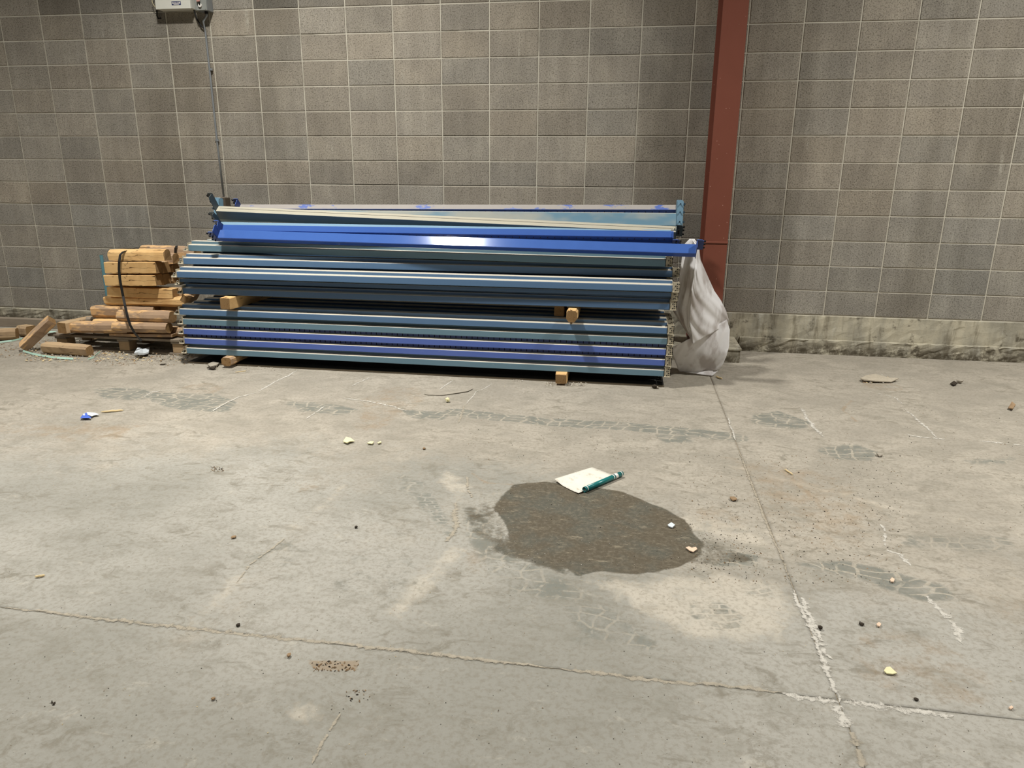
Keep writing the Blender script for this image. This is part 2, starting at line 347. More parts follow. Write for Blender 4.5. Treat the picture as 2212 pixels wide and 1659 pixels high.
# ---------------------------------------------------------------- floor slabs
def vnoise(x, y, s, seed):
    r = np.random.RandomState(seed).rand(64, 64); xs = (x*s) % 63; ys = (y*s) % 63
    xi = np.floor(xs).astype(int); yi = np.floor(ys).astype(int); fx = xs-xi; fy = ys-yi
    fx = fx*fx*(3-2*fx); fy = fy*fy*(3-2*fy)
    return (r[xi, yi]*(1-fx)+r[xi+1, yi]*fx)*(1-fy)+(r[xi, yi+1]*(1-fx)+r[xi+1, yi+1]*fx)*fy
def sstep(v, a, b):
    k = np.clip((v-a)/(b-a), 0, 1); return k*k*(3-2*k)
def poly_mask(X, Y, pxs, soft=.05):      # 1 inside a floor outline read from the photograph, soft edge in metres
    pts = [onZ(*p)[:2] for p in pxs]; n = len(pts); ins = np.zeros(X.shape, bool); d = np.full(X.shape, 9.)
    for i in range(n):
        (x1, y1), (x2, y2) = pts[i], pts[(i+1) % n]
        c = ((y1 > Y) != (y2 > Y)) & (X < (x2-x1)*(Y-y1)/((y2-y1) if y2 != y1 else 1e-9)+x1); ins ^= c
        tt = np.clip(((X-x1)*(x2-x1)+(Y-y1)*(y2-y1))/max(1e-9, (x2-x1)**2+(y2-y1)**2), 0, 1)
        d = np.minimum(d, np.hypot(X-x1-tt*(x2-x1), Y-y1-tt*(y2-y1)))
    return sstep(np.where(ins, d, -d), -soft, soft)
def line_mask(X, Y, pxs, w, soft=.03):
    pts = [onZ(*p)[:2] for p in pxs]; d = np.full(X.shape, 9.)
    for (x1, y1), (x2, y2) in zip(pts, pts[1:]):
        tt = np.clip(((X-x1)*(x2-x1)+(Y-y1)*(y2-y1))/max(1e-9, (x2-x1)**2+(y2-y1)**2), 0, 1)
        d = np.minimum(d, np.hypot(X-x1-tt*(x2-x1), Y-y1-tt*(y2-y1)))
    return 1-sstep(d, w-soft, w+soft)
DAMP = [(1108,1046),(1180,1040),(1215,1046),(1290,1052),(1345,1062),(1400,1084),(1440,1100),(1478,1122),(1498,1150),(1520,1172),(1515,1200),(1470,1222),(1420,1234),(1372,1240),(1290,1232),(1248,1246),(1222,1226),(1150,1204),(1104,1180),(1092,1132),(1066,1096),(1084,1072)]
TREADS = [([(330,848),(470,850),(512,868),(496,890),(400,888),(322,868)], .9), ([(190,838),(300,835),(345,852),(300,866),(215,862)], .75),
          ([(592,864),(700,868),(790,884),(740,900),(640,888)], .7), ([(862,884),(980,888),(960,908),(880,902)], .8),
          ([(1626,895),(1680,888),(1750,912),(1740,926),(1660,922),(1622,912)], .95), ([(1770,962),(1850,956),(1905,978),(1880,998),(1810,994),(1760,974)], .75),
          ([(985,1090),(1060,1080),(1090,1130),(1150,1205),(1250,1250),(1310,1290),(1280,1320),(1100,1290),(1030,1230),(985,1160)], .52), ([(1180,1290),(1320,1290),(1400,1360),(1480,1400),(1440,1440),(1240,1380)], .5), ([(700,1190),(900,1180),(960,1260),(900,1330),(700,1290)], .42), ([(840,1010),(890,1020),(960,1120),(900,1110),(850,1060)], .5),
          ([(1700,1215),(1830,1210),(1900,1225),(2040,1262),(2080,1300),(1990,1300),(1880,1262)], .8), ([(1930,1145),(2212,1150),(2212,1200),(2060,1200),(1920,1180)], .5),
          ([(1560,1180),(1650,1200),(1640,1230),(1540,1222)], .8), ([(0,1180),(240,1190),(320,1240),(180,1250),(0,1240)], .35), ([(500,1190),(640,1150),(720,1180),(640,1230),(540,1260)], .45),
          ([(1880,1330),(2020,1340),(2080,1400),(1960,1420)], .4), ([(1000,1300),(1400,1380),(1480,1440),(1300,1430),(1050,1350)], .4), ([(1400,935),(1480,930),(1520,960),(1430,960)], .6), ([(2060,990),(2212,980),(2212,1010),(2100,1010)], .5)]
def slab_masks(X, Y):
    nz = vnoise(X, Y, 1.3, 1); nz2 = vnoise(X, Y, 3.7, 2)
    dust = sstep(Y + .9*(nz-.5) + .5*(nz2-.5) + .22*np.clip(X-4.5, -1.5, 3), -4.0, -2.6)
    dust = np.maximum(dust, .45*line_mask(X, Y, [(400,1380),(560,1240),(700,1090),(800,1010)], .07, .12))
    damp = poly_mask(X, Y, DAMP, .045)
    damp = np.maximum(damp, .62*poly_mask(X, Y, [(1040,1190),(1240,1250),(1220,1200),(1100,1150)], .05))
    damp = np.maximum(damp, .50*poly_mask(X, Y, [(1500,1150),(1570,1175),(1640,1200),(1640,1222),(1540,1226),(1470,1222)], .05))
    damp = np.maximum(damp, .48*poly_mask(X, Y, [(990,1090),(1060,1076),(1100,1130),(1110,1185),(1060,1180),(1000,1150)], .05))
    damp = np.maximum(damp, .5*line_mask(X, Y, [(1170,1212),(1225,1236),(1252,1246)], .03, .03))
    tread = np.zeros_like(X)
    for p, k in TREADS: tread = np.maximum(tread, k*poly_mask(X, Y, p, .07))
    tread = np.maximum(tread, .82*line_mask(X, Y, [(985,890),(1050,898),(1200,912),(1350,920),(1480,932),(1590,945)], .075))
    tread = np.maximum(tread, .35*sstep(nz2, .62, .8)*(1-dust))
    pale = np.zeros_like(X)
    pale = np.maximum(pale, .62*line_mask(X, Y, [(870,1310),(920,1250),(975,1190)], .06, .08))
    pale = np.maximum(pale, .66*poly_mask(X, Y, [(1262,1250),(1440,1240),(1560,1232),(1690,1262),(1730,1320),(1700,1385),(1600,1395),(1480,1385),(1400,1345),(1330,1300)], .10))
    pale = np.maximum(pale, .44*line_mask(X, Y, [(620,1150),(700,1090),(750,1040)], .04, .06))
    pale = np.maximum(pale, .5*line_mask(X, Y, [(430,1340),(500,1270),(520,1245)], .05, .06))
    pale = np.maximum(pale, .5*poly_mask(X, Y, [(600,1520),(680,1500),(700,1560),(620,1570)], .07))
    pale = np.maximum(pale, .42*line_mask(X, Y, [(1000,1075),(1100,1060),(1180,1038)], .03, .05))
    pale = np.maximum(pale, .55*poly_mask(X, Y, [(960,1010),(1010,1030),(1020,1070),(985,1085),(940,1040)], .06))
    pale = np.maximum(pale, .5*line_mask(X, Y, [(1500,1130),(1600,1150),(1640,1160)], .10, .06))
    pale = np.maximum(pale, .45*line_mask(X, Y, [(1560,1000),(1900,1090),(2212,1160)], .05, .08))
    brown = np.zeros_like(X)
    brown = np.maximum(brown, .7*line_mask(X, Y, [(1020,1022),(1050,1042),(1110,1046)], .015, .03))
    brown = np.maximum(brown, .6*line_mask(X, Y, [(1690,1015),(1740,1060),(1790,1110)], .03, .04))
    brown = np.maximum(brown, .6*line_mask(X, Y, [(1840,865),(1820,885),(1850,910)], .02, .03))
    brown = np.maximum(brown, .5*poly_mask(X, Y, [(130,905),(330,915),(250,960),(150,940)], .08))
    brown = np.maximum(brown, .5*poly_mask(X, Y, [(1860,1190),(1960,1200),(1900,1230)], .05))
    brown = np.maximum(brown, .8*poly_mask(X, Y, [(660,1425),(780,1425),(770,1450),(680,1448)], .02))
    brown = np.maximum(brown, .46*poly_mask(X, Y, [(1500,960),(1800,1000),(2000,1120),(1900,1230),(1700,1210),(1560,1080)], .25))
    brown = np.maximum(brown, .45*sstep(vnoise(X, Y, 2.1, 5), .68, .85))
    blk = np.maximum(.95*poly_mask(X, Y, [(1490,1296),(1560,1300),(1606,1330),(1600,1362),(1540,1360),(1490,1330)], .04), .85*poly_mask(X, Y, [(880,1030),(920,1040),(990,1150),(970,1165),(900,1090)], .05))
    blk = np.maximum(blk, .6*poly_mask(X, Y, [(1590,1240),(1690,1260),(1680,1300),(1600,1290)], .05))
    return np.stack([dust, damp, tread, pale, brown, blk])
floor = mesh_obj('floor', ([(-9, -14, -.06), (16, -14, -.06), (16, 1, -.06), (-9, 1, -.06), (-9,-14,-.0034), (16,-14,-.0034), (16,1,-.0034), (-9,1,-.0034)],
                           [], [(0,3,2,1),(4,5,6,7),(0,1,5,4),(1,2,6,5),(2,3,7,6),(3,0,4,7)]), M['joint_dark']); floor['kind'] = 'structure'
def axis(parts):
    o = []
    for a, b, n in parts: o += list(np.linspace(a, b, n, endpoint=False))
    return np.array(o + [parts[-1][1]])
JX, JY = 5.92, -4.43
g = .0018
xw = axis([(-9, -1.2, 8), (-1.2, 2.5, 150), (2.5, JX-g, 250)]); xe = axis([(JX+g, 8.7, 150), (8.7, 16, 8)])
yn = axis([(JY+g, -2.6, 140), (-2.6, -1.0, 80), (-1.0, .3, 20)]); ys = axis([(-14, -5.2, 8), (-5.2, JY-g, 70)])
for xs, ysl in ((xw, yn), (xe, yn), (xw, ys), (xe, ys)):
    X, Y = np.meshgrid(xs, ysl, indexing='ij'); nx, ny = X.shape
    Z = (vnoise(X, Y, 2.2, 9)-.5)*.003 - .0015
    Z[(X < -1.3) | (X > 8.8)] = -.0015
    V = np.stack([X, Y, Z], -1).reshape(-1, 3); I = np.arange(nx*ny).reshape(nx, ny)
    F = np.stack([I[:-1, :-1], I[1:, :-1], I[1:, 1:], I[:-1, 1:]], -1).reshape(-1, 4)
    # rim going down into the joint
    rim = np.concatenate([I[:, 0], I[-1, 1:], I[-2::-1, -1], I[0, -2:0:-1]]); base = len(V)
    V2 = V[rim].copy(); V2[:, 2] = -.02; V = np.concatenate([V, V2]); k = len(rim); q = np.arange(k)
    F = np.concatenate([F, np.stack([rim[(q+1) % k], rim[q], base+q, base+(q+1) % k], -1)])
    me = bpy.data.meshes.new('slab'); me.from_pydata(V.tolist(), [], F.tolist()); me.update()
    MK = slab_masks(V[:, 0], V[:, 1])
    for nm, ch in (('mask_a', MK[:3]), ('mask_b', MK[3:])):
        a = me.attributes.new(nm, 'FLOAT_COLOR', 'POINT'); a.data.foreach_set('color', np.concatenate([ch, np.ones((1, ch.shape[1]))]).T.astype(np.float32).ravel())
    me.materials.append(M['floor']); me.polygons.foreach_set('use_smooth', [True]*len(me.polygons))
    o = bpy.data.objects.new('slab', me); C.objects.link(o); o.parent = floor

def ragged(name, pxs, w, mat, h=.002, jit=.35, step=.012, seed=3, gaps=0.0):   # a thin crumbly trail lying on the floor
    rr = random.Random(seed); bm = bmesh.new(); pts = [onZ(*p) for p in pxs]; L = []; w *= 2.0; gaps *= .6; h = .0012
    for a, b in zip(pts, pts[1:]):
        n = max(1, int((b-a).length/step)); L += [a.lerp(b, i/n) for i in range(n)]
    L.append(pts[-1]); prev = None; wob = 0
    for i, p in enumerate(L):
        d = (L[min(i+1, len(L)-1)]-L[max(i-1, 0)]).normalized(); s = Vector((-d.y, d.x, 0)); wob = wob*.85+rr.uniform(-1, 1)*w*.12
        e = math.sin(PI*min(1, (i+.5)/len(L)*6, (len(L)-i-.5)/len(L)*6)/2); ww = w*e*rr.uniform(1-jit*1.5, 1+jit)/2
        c = p+s*wob; row = [bm.verts.new((c.x+s.x*k*ww, c.y+s.y*k*ww, z)) for k, z in ((-1, .0005), (-.2, h*rr.uniform(.6, 1)), (.2, h*rr.uniform(.6, 1)), (1, .0005))]
        if prev and rr.random() >= gaps:
            for k in range(3): bm.faces.new((prev[k], prev[k+1], row[k+1], row[k]))
        prev = row
    bmesh.ops.delete(bm, geom=[v for v in bm.verts if not v.link_faces], context='VERTS')
    o = mesh_obj(name, bm, mat, floor)
    at = o.data.attributes.new('edge', 'FLOAT', 'POINT'); at.data.foreach_set('value', [.86 if v.co.z > .00055 else .12 for v in o.data.vertices]); return o
S = M['salt_powder']
ragged('salt_streak', [(1716,1274),(1740,1330),(1768,1400),(1790,1450),(1812,1505),(1816,1518)], .016, S, seed=1)
ragged('salt_streak', [(1728,1290),(1748,1335),(1762,1370),(1778,1405),(1800,1425)], .018, S, seed=2, gaps=.15)
ragged('salt_streak', [(1690,1496),(1760,1508),(1812,1518)], .020, S, seed=4, gaps=.05)
ragged('salt_streak', [(1822,1518),(1900,1528),(1990,1538),(2060,1546)], .018, S, seed=5)
ragged('salt_streak', [(1805,1525),(1822,1550),(1834,1572)], .026, S, seed=6, gaps=.1)
ragged('salt_streak', [(1838,1575),(1860,1620),(1872,1659)], .02, M['sand_powder'], seed=7, gaps=.2)
ragged('salt_streak', [(2004,1288),(2025,1308),(2050,1336),(2066,1356),(2085,1392)], .022, S, seed=8, gaps=.15)
ragged('salt_streak', [(1915,1188),(1940,1196),(1972,1222)], .018, S, seed=9, gaps=.1)
ragged('salt_streak', [(1728,880),(1742,900),(1756,920),(1778,944)], .02, S, seed=10, gaps=.2)
ragged('salt_streak', [(1896,850),(1930,858),(1950,872)], .014, S, seed=11, gaps=.4)
ragged('salt_streak', [(1955,884),(1975,900),(2002,926),(2022,945)], .014, S, seed=12, gaps=.35)
ragged('salt_streak', [(1960,938),(1990,945),(2040,948)], .016, S, seed=13, gaps=.2)
ragged('salt_streak', [(2115,952),(2160,956),(2212,962)], .014, S, seed=14, gaps=.2)
ragged('salt_streak', [(640,800),(620,812),(590,828),(555,846)], .014, S, seed=15)
ragged('salt_streak', [(555,848),(515,858),(480,876),(456,890)], .012, S, seed=16)
ragged('salt_streak', [(380,842),(330,846),(310,858)], .01, S, seed=17, gaps=.2)
ragged('salt_streak', [(740,860),(790,866),(850,878),(880,888)], .012, S, seed=18, gaps=.1)
ragged('salt_streak', [(978,822),(962,834),(950,842)], .010, S, seed=19)
ragged('salt_streak', [(1064,828),(1050,838),(1030,846),(1018,860),(1006,874)], .008, S, seed=20)
ragged('salt_streak', [(1004,876),(996,898),(992,915)], .012, M['sand_powder'], seed=21)
ragged('salt_streak', [(700,878),(680,892),(660,905)], .010, S, seed=22, gaps=.2)
ragged('salt_streak', [(1572,900),(1578,920),(1590,952)], .010, S, seed=23, gaps=.15)
ragged('salt_streak', [(985,1085),(980,1110),(985,1140),(960,1170)], .020, M['sand_powder'], seed=24)
ragged('salt_streak', [(1008,1030),(1012,1052),(1020,1075)], .012, M['sand_powder'], seed=25, gaps=.3)
ragged('salt_streak', [(0,1311),(400,1356),(760,1394),(1210,1444)], .015, M['sand_powder'], seed=26, gaps=-.12)
ragged('salt_streak', [(1210,1444),(1480,1475),(1690,1496)], .015, M['sand_powder'], seed=27, gaps=-.05)
ragged('salt_streak', [(510,1258),(540,1220),(580,1190),(620,1160)], .008, M['sand_powder'], seed=28, gaps=.1)
ragged('salt_streak', [(740,1535),(690,1610),(670,1650)], .008, M['sand_powder'], seed=29, gaps=.2)
ragged('salt_streak', [(1596,975),(1630,1060),(1664,1150),(1716,1274)], .009, M['sand_powder'], seed=30, gaps=.1)
ragged('salt_streak', [(1900,1130),(1912,1142),(1915,1180)], .010, S, seed=31, gaps=.5)
ragged('salt_streak', [(800,815),(775,826),(760,834)], .01, S, seed=32, gaps=.2)

# ---------------------------------------------------------------- the block wall
ZM = .3311; BW, BH = .4064, .2032; JG = .0085
wall = mesh_obj('wall_back', ([(-6, .0044, -.05), (12.5, .0044, -.05), (12.5, .22, -.05), (-6, .22, -.05), (-6,.0044,5.2), (12.5,.0044,5.2), (12.5,.22,5.2), (-6,.22,5.2)],
                              [], [(0,3,2,1),(4,5,6,7),(0,1,5,4),(1,2,6,5),(2,3,7,6),(3,0,4,7)]), M['mortar']); wall['kind'] = 'structure'
def blockmesh():
    bm = bmesh.new(); w, h = BW-JG, BH-JG; e = .003
    fr = [(e, 0, e), (w-e, 0, e), (w-e, 0, h-e), (e, 0, h-e)]; bk = [(0, .004, 0), (w, .004, 0), (w, .004, h), (0, .004, h)]; bb = [(0, .09, 0), (w, .09, 0), (w, .09, h), (0, .09, h)]
    a, b, c = ([bm.verts.new(p) for p in q] for q in (fr, bk, bb))
    bm.faces.new(a)
    for p, q in ((a, b), (b, c)):
        for i in range(4): bm.faces.new((p[i], q[i], q[(i+1) % 4], p[(i+1) % 4]))
    bmesh.ops.recalc_face_normals(bm, faces=bm.faces); bm.normal_update()
    if bm.faces[0].normal.y > 0: bmesh.ops.reverse_faces(bm, faces=bm.faces)
    me = bpy.data.meshes.new('block'); bm.to_mesh(me); bm.free(); me.materials.append(M['block']); return me
BME = blockmesh(); STEPX = 7
seen, rest = [], []
for k in range(-1, 24):
    for c in range(-14, 30):
        if k == -1 and c >= STEPX: continue
        x0, z0 = c*BW+JG/2, ZM+k*BH+JG/2
        cs = [proj((x0+dx, 0, z0+dz)) for dx in (0, BW/2, BW) for dz in (0, BH)]
        vis = any(0 <= u <= 2212 and 0 <= v <= 1659 for u, v in cs)
        u, v = proj((x0+BW/2, 0, z0+BH/2)); hid = (430 < u < 1440 and v > 505) or (250 < u < 1440 and v > 600)
        (seen if vis and not hid else rest).append((c, k, x0, z0))
rw = random.Random(21)
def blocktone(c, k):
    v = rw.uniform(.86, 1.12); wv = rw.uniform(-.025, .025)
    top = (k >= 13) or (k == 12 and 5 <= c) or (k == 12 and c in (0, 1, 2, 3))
    if top: v *= rw.uniform(.66, .82)  # top courses darker: overhead shade plus some dirt put into the tone
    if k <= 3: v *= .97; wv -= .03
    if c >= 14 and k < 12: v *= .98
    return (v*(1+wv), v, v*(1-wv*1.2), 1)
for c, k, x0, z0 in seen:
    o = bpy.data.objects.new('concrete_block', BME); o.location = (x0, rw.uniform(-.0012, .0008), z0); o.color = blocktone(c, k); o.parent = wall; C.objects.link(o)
bm = bmesh.new()
for c, k, x0, z0 in rest:
    box(bm, x0, x0+BW-JG, 0, .03, z0, z0+BH-JG)
o = mesh_obj('more_concrete_blocks', bm, M['block'], wall); o['kind'] = 'stuff'; o.color = (1, 1, 1, 1)
print('blocks seen', len(seen), 'rest', len(rest))

def rough_box(name, x0, x1, y0, y1, z0, z1, mat, parent, nx=40, nz=4, amp=.004, seed=1, top_amp=.003):
    bm = bmesh.new(); rr = random.Random(seed); G = []
    for i in range(nx+1):
        row = []
        for j in range(nz+1):
            x = x0+(x1-x0)*i/nx; z = z0+(z1-z0)*j/nz
            row.append(bm.verts.new((x+rr.uniform(-.3, .3)*(x1-x0)/nx*(0 < i < nx), y0+rr.uniform(-amp, amp), z+(rr.uniform(-top_amp*2, 0) if j == nz else rr.uniform(-.3, .3)*(z1-z0)/nz*(j > 0)))))
        row.append(bm.verts.new((row[-1].co.x, y1, z1))); G.append(row)
    for a, b in zip(G, G[1:]):
        for j in range(nz+1): bm.faces.new((a[j], b[j], b[j+1], a[j+1]))
    for row in (G[0], G[-1]):
        v = bm.verts.new((row[0].co.x, y1, z0)); bm.faces.new(row+[v])
    return mesh_obj(name, bm, mat, parent)
tr = rough_box('trim_1', STEPX*BW, 12.5, -.004, .004, -.01, ZM-.006, M['found'], None, 160, 8, .003, 3); tr['kind'] = 'structure'
o = rough_box('foundation_lip', 6.25, 12.5, -.022, .0, -.01, .125, M['found'], tr, 120, 5, .006, 5, .006)
t2 = rough_box('trim_2', -6, STEPX*BW, -.006, .004, -.01, ZM-BH-.006, M['found'], None, 120, 6, .004, 4, .006); t2['kind'] = 'structure'

# ---------------------------------------------------------------- column on its plinth
CX0, CX1, CY0, CY1 = 5.849, 6.027, -.42, -.05
t = .016
def col_piece(name, z0, z1, mat, par):
    bm = bmesh.new()
    box(bm, CX0, CX1, CY0, CY0+t, z0, z1, .001); box(bm, CX0, CX1, CY1-t, CY1, z0, z1, .001)
    xm = (CX0+CX1)/2; box(bm, xm-.006, xm+.006, CY0+t, CY1-t, z0, z1)
    return mesh_obj(name, bm, mat, par)
column = empty('steel_column', (5.938, -.235, .125)); tag(column, 'tall red painted steel column standing against the block wall', 'column')
def unp(o, par):                       # parent keeping the world placement
    o.parent = par; o.location = -Vector(par.location); return o
z_w = onY(1545, 524, CY0).z
unp(col_piece('upper_shaft', z_w+.004, 5.2, M['red'], None), column)
unp(col_piece('lower_shaft', .14, z_w-.004, M['red'], None), column)
bm = bmesh.new(); box(bm, CX0-.003, CX1+.003, CY0-.006, CY0+t, z_w-.008, z_w+.008, .004, 2); box(bm, CX0-.003, CX1+.003, CY1-t, CY1+.003, z_w-.008, z_w+.008, .004, 2)
unp(mesh_obj('weld_seam', bm, M['red']), column)
bm = bmesh.new(); box(bm, CX0-.05, CX1+.05, CY0-.03, CY1+.03, .121, .14, .002)
for sx in (CX0-.025, CX1+.025):
    for sy in (CY0+.09, CY1-.09): cyl(bm, (sx, sy, .14), (0, 0, 1), .012, .02, 6)
unp(mesh_obj('base_plate', bm, M['red_dark']), column)
bm = bmesh.new(); box(bm, 5.66, 6.197, -.455, .0, -.01, .095, .004); box(bm, 5.655, 6.205, -.463, .0, .097, .12, .006, 2)
pl = mesh_obj('concrete_plinth', bm, M['found']); tag(pl, 'low square concrete plinth with a lipped top under the red column', 'plinth')

# ---------------------------------------------------------------- switch boxes and conduit on the wall
def ypt(x, y, Y): return onY(x, y, Y)
bx0, bx1 = onY(336.5, 19, -.10).x, onY(411, 17, -.10).x; bz = onY(370, 18.5, -.10).z
pb = empty('control_box', ((bx0+bx1)/2, -.05, bz)); tag(pb, 'shallow white metal control box with a small navy label, high on the block wall', 'electrical box')
def rel(o, par): o.parent = par; o.location = Vector(o.location)-Vector(par.location); return o
bm = bmesh.new(); box(bm, bx0, bx1, -.085, -.001, bz, bz+.42, .004); rel(mesh_obj('case', bm, M['box_white']), pb)
bm = bmesh.new(); box(bm, bx0-.002, bx1+.002, -.10, -.086, bz-.004, bz+.425, .003); cv = rel(mesh_obj('cover', bm, M['box_white']), pb)
la = onY(371, 11.5, -.101); lb = onY(390, 2.5, -.101)
bm = bmesh.new(); box(bm, la.x, lb.x, -.1015, -.1003, la.z, lb.z, .0005); lo = mesh_obj('label', bm, M['navy'], cv)
bm = bmesh.new(); w, h = lb.x-la.x, lb.z-la.z
box(bm, la.x+.006, lb.x-.006, -.1022, -.1014, la.z+h*.38, lb.z-.004)
box(bm, la.x+w*.22, lb.x-w*.2, -.1022, -.1014, la.z+.003, la.z+h*.25)
lw = mesh_obj('label_text', bm, M['whitep'], cv); lw['label'] = 'white panel of the label with faint unreadable small print'
bm = bmesh.new()
for r_ in (.50, .66, .82):
    q = la.x+.012
    while q < lb.x-.016:
        d = R0.uniform(.003, .008); box(bm, q, q+d, -.1028, -.1021, la.z+h*r_, la.z+h*r_+.004); q += d+.003
lt = mesh_obj('small_print', bm, M['navy'], cv)
sx0, sx1 = onY(422, 21, -.11).x, onY(446, 21, -.11).x; sz = onY(434, 21.5, -.11).z
sb_ = empty('safety_switch', ((sx0+sx1)/2, -.055, sz)); tag(sb_, 'narrow grey safety switch box with a tagged lever beside the white control box', 'electrical switch')
bm = bmesh.new(); box(bm, sx0, sx1, -.095, -.001, sz, sz+.3, .004); rel(mesh_obj('case', bm, M['galv']), sb_)
bm = bmesh.new(); box(bm, sx0-.002, sx1+.002, -.11, -.096, sz-.003, sz+.303, .003)
for qx in (sx0+.008, sx1-.008): cyl(bm, (qx, -.11, sz+.008), (0, -1, 0), .0035, .003, 6)
rel(mesh_obj('cover', bm, M['box_grey']), sb_)
bm = bmesh.new(); cx = (sx0+sx1)/2; cyl(bm, (cx, -.111, sz+.034), (0, -1, 0), .015, .012, 14); rel(mesh_obj('hasp', bm, M['whitep']), sb_)
bm = bmesh.new(); tube(bm, [(cx, -.118, sz+.034), (cx+.002, -.13, sz+.055), (cx, -.13, sz+.11)], .006, 8); rel(mesh_obj('lever', bm, M['black']), sb_)
bm = bmesh.new(); box(bm, cx-.018, cx+.012, -.137, -.131, sz+.058, sz+.12, .006, 2); rel(mesh_obj('lever_tag', bm, M['redtag']), sb_)
cb = bmesh.new()
pts = [(cx+.012, -.05, sz+.002), (cx+.014, -.05, sz-.03), (1.588, -.035, 2.68), (1.590, -.022, 2.60), (1.592, -.02, 2.3), (1.594, -.02, 1.72), (1.604, -.02, 1.235)]
tube(cb, pts, .0085, 10)
cond = mesh_obj('conduit', cb, M['galv'], smooth=True); tag(cond, 'thin grey steel conduit running down the block wall from the safety switch', 'conduit')
for (x, y) in ((456, 150), (470, 303)):
    p = onY(x, y, -.02); bm = bmesh.new(); cyl(bm, (p.x, -.02, p.z-.009), (0, 0, 1), .012, .018, 12); box(bm, p.x-.03, p.x-.008, -.012, -.001, p.z-.007, p.z+.007, .002)
    st = mesh_obj('strap_clamp', bm, M['galv'], cond)
bm = bmesh.new(); cyl(bm, (cx+.012, -.05, sz-.018), (0, 0, 1), .014, .018, 12); mesh_obj('fitting', bm, M['black'], cond)
cw = bmesh.new(); tube(cw, [onY(336, -25, -.05), onY(329, -8, -.05), onY(328.5, 3, -.05), onY(331, 10, -.05), onY(337, 17, -.04)], .0035, 6)
o = mesh_obj('cream_cable', cw, M['cream'], smooth=True); tag(o, 'thin cream cable bowed out beside the white control box', 'cable')
cw = bmesh.new(); tube(cw, [onY(412, 8, -.03), onY(419, 22, -.025), onY(425, 40, -.02), onY(434, 56, -.02), onY(444, 64, -.02)], .006, 8)
o = mesh_obj('black_cable', cw, M['black'], smooth=True); tag(o, 'black cable sagging from the control box to the conduit', 'cable')
cw = bmesh.new(); tube(cw, [onY(339, 18, -.03), onY(339, 34, -.02), onY(342, 40, -.02), onY(348, 39, -.02)], .006, 8)
o = mesh_obj('cable_stub', cw, M['black'], smooth=True); tag(o, 'short black cable stub curling under the white control box', 'cable')
jb = empty('junction_box', (1.63, -.04, 1.1)); tag(jb, 'small grey and brown junction box at the foot of the conduit', 'electrical box')
bm = bmesh.new(); box(bm, 1.59, 1.655, -.09, -.001, 1.05, 1.225, .003); rel(mesh_obj('case', bm, M['jbd']), jb)
bm = bmesh.new(); box(bm, 1.585, 1.62, -.10, -.001, 1.045, 1.23, .003); rel(mesh_obj('cover', bm, M['jb']), jb)

# ---------------------------------------------------------------- rack beams
def step_profile(D, H, sw, sh, flip=False):        # y = away from the viewer, z = up; the step is a notch on the viewer's side
    p = [(0, 0), (D, 0), (D, H), (sw, H), (sw, H-sh), (0, H-sh)]
    if flip: p = [(y, H-z) for y, z in p][::-1]
    return p
def beam_tube(L, D, H, sw, sh, flip):
    bm = bmesh.new(); prism(bm, step_profile(D, H, sw, sh, flip), 0, L)
    es = [e for e in bm.edges if abs(e.verts[0].co.x-e.verts[1].co.x) > .5*L]
    big = [e for e in es if e.verts[0].co.y < .001 and e.verts[0].co.z > .01] if not flip else []
    bmesh.ops.bevel(bm, geom=[e for e in es if e not in big], offset=.003, segments=2, profile=.5, affect='EDGES')
    big = [e for e in bm.edges if abs(e.verts[0].co.x-e.verts[1].co.x) > .5*L and e.verts[0].co.y < .001 and e.verts[0].co.z > .02 and e.verts[0].co.z > H-sh-.001]
    if big and not flip: bmesh.ops.bevel(bm, geom=big, offset=.007, segments=3, profile=.5, affect='EDGES')
    return bm
def flat_connector(side, D, dark=M['dark_hole_and_shadow']):   # slotted leg lying flat beside the beam end: plate + end plate + studs
    s = 1 if side > 0 else -1; bm = bmesh.new(); w = .047; c = .012
    out = [(0, -.014), (s*(w-c), -.014), (s*(w-.003), -.010), (s*w, -.014+c), (s*w, D+.012), (0, D+.012)]
    plate(bm, [(x, y, .002) for x, y in out], (0, 0, 1), .004)
    box(bm, min(0, s*.004), max(0, s*.004), -.006, D+.008, .004, .062)
    box(bm, min(s*(w-.004), s*w), max(s*(w-.004), s*w), .0, D, .004, .016)
    n0 = len(bm.faces)
    for k in range(4):
        y = .006+k*.03
        x = s*(.020+.010*((k+1) % 2)); cyl(bm, (x, y, .0055), (.0, 0, 1), .0045, .011, 6, 1)
        plate(bm, [(x-.002, y-.002, .0065), (x+s*.014, y+.004, .0065), (x+s*.013, y+.011, .0065), (x-.002, y+.006, .0065)], (0, 0, 1), .001, 1)  # dark teardrop at each stud: slot plus stud shadow put into the colour
    return bm
def conn_me(name, bm, mats):
    me = bpy.data.meshes.new(name); bm.to_mesh(me); bm.free()
    for q in mats: me.materials.append(q)
    return me
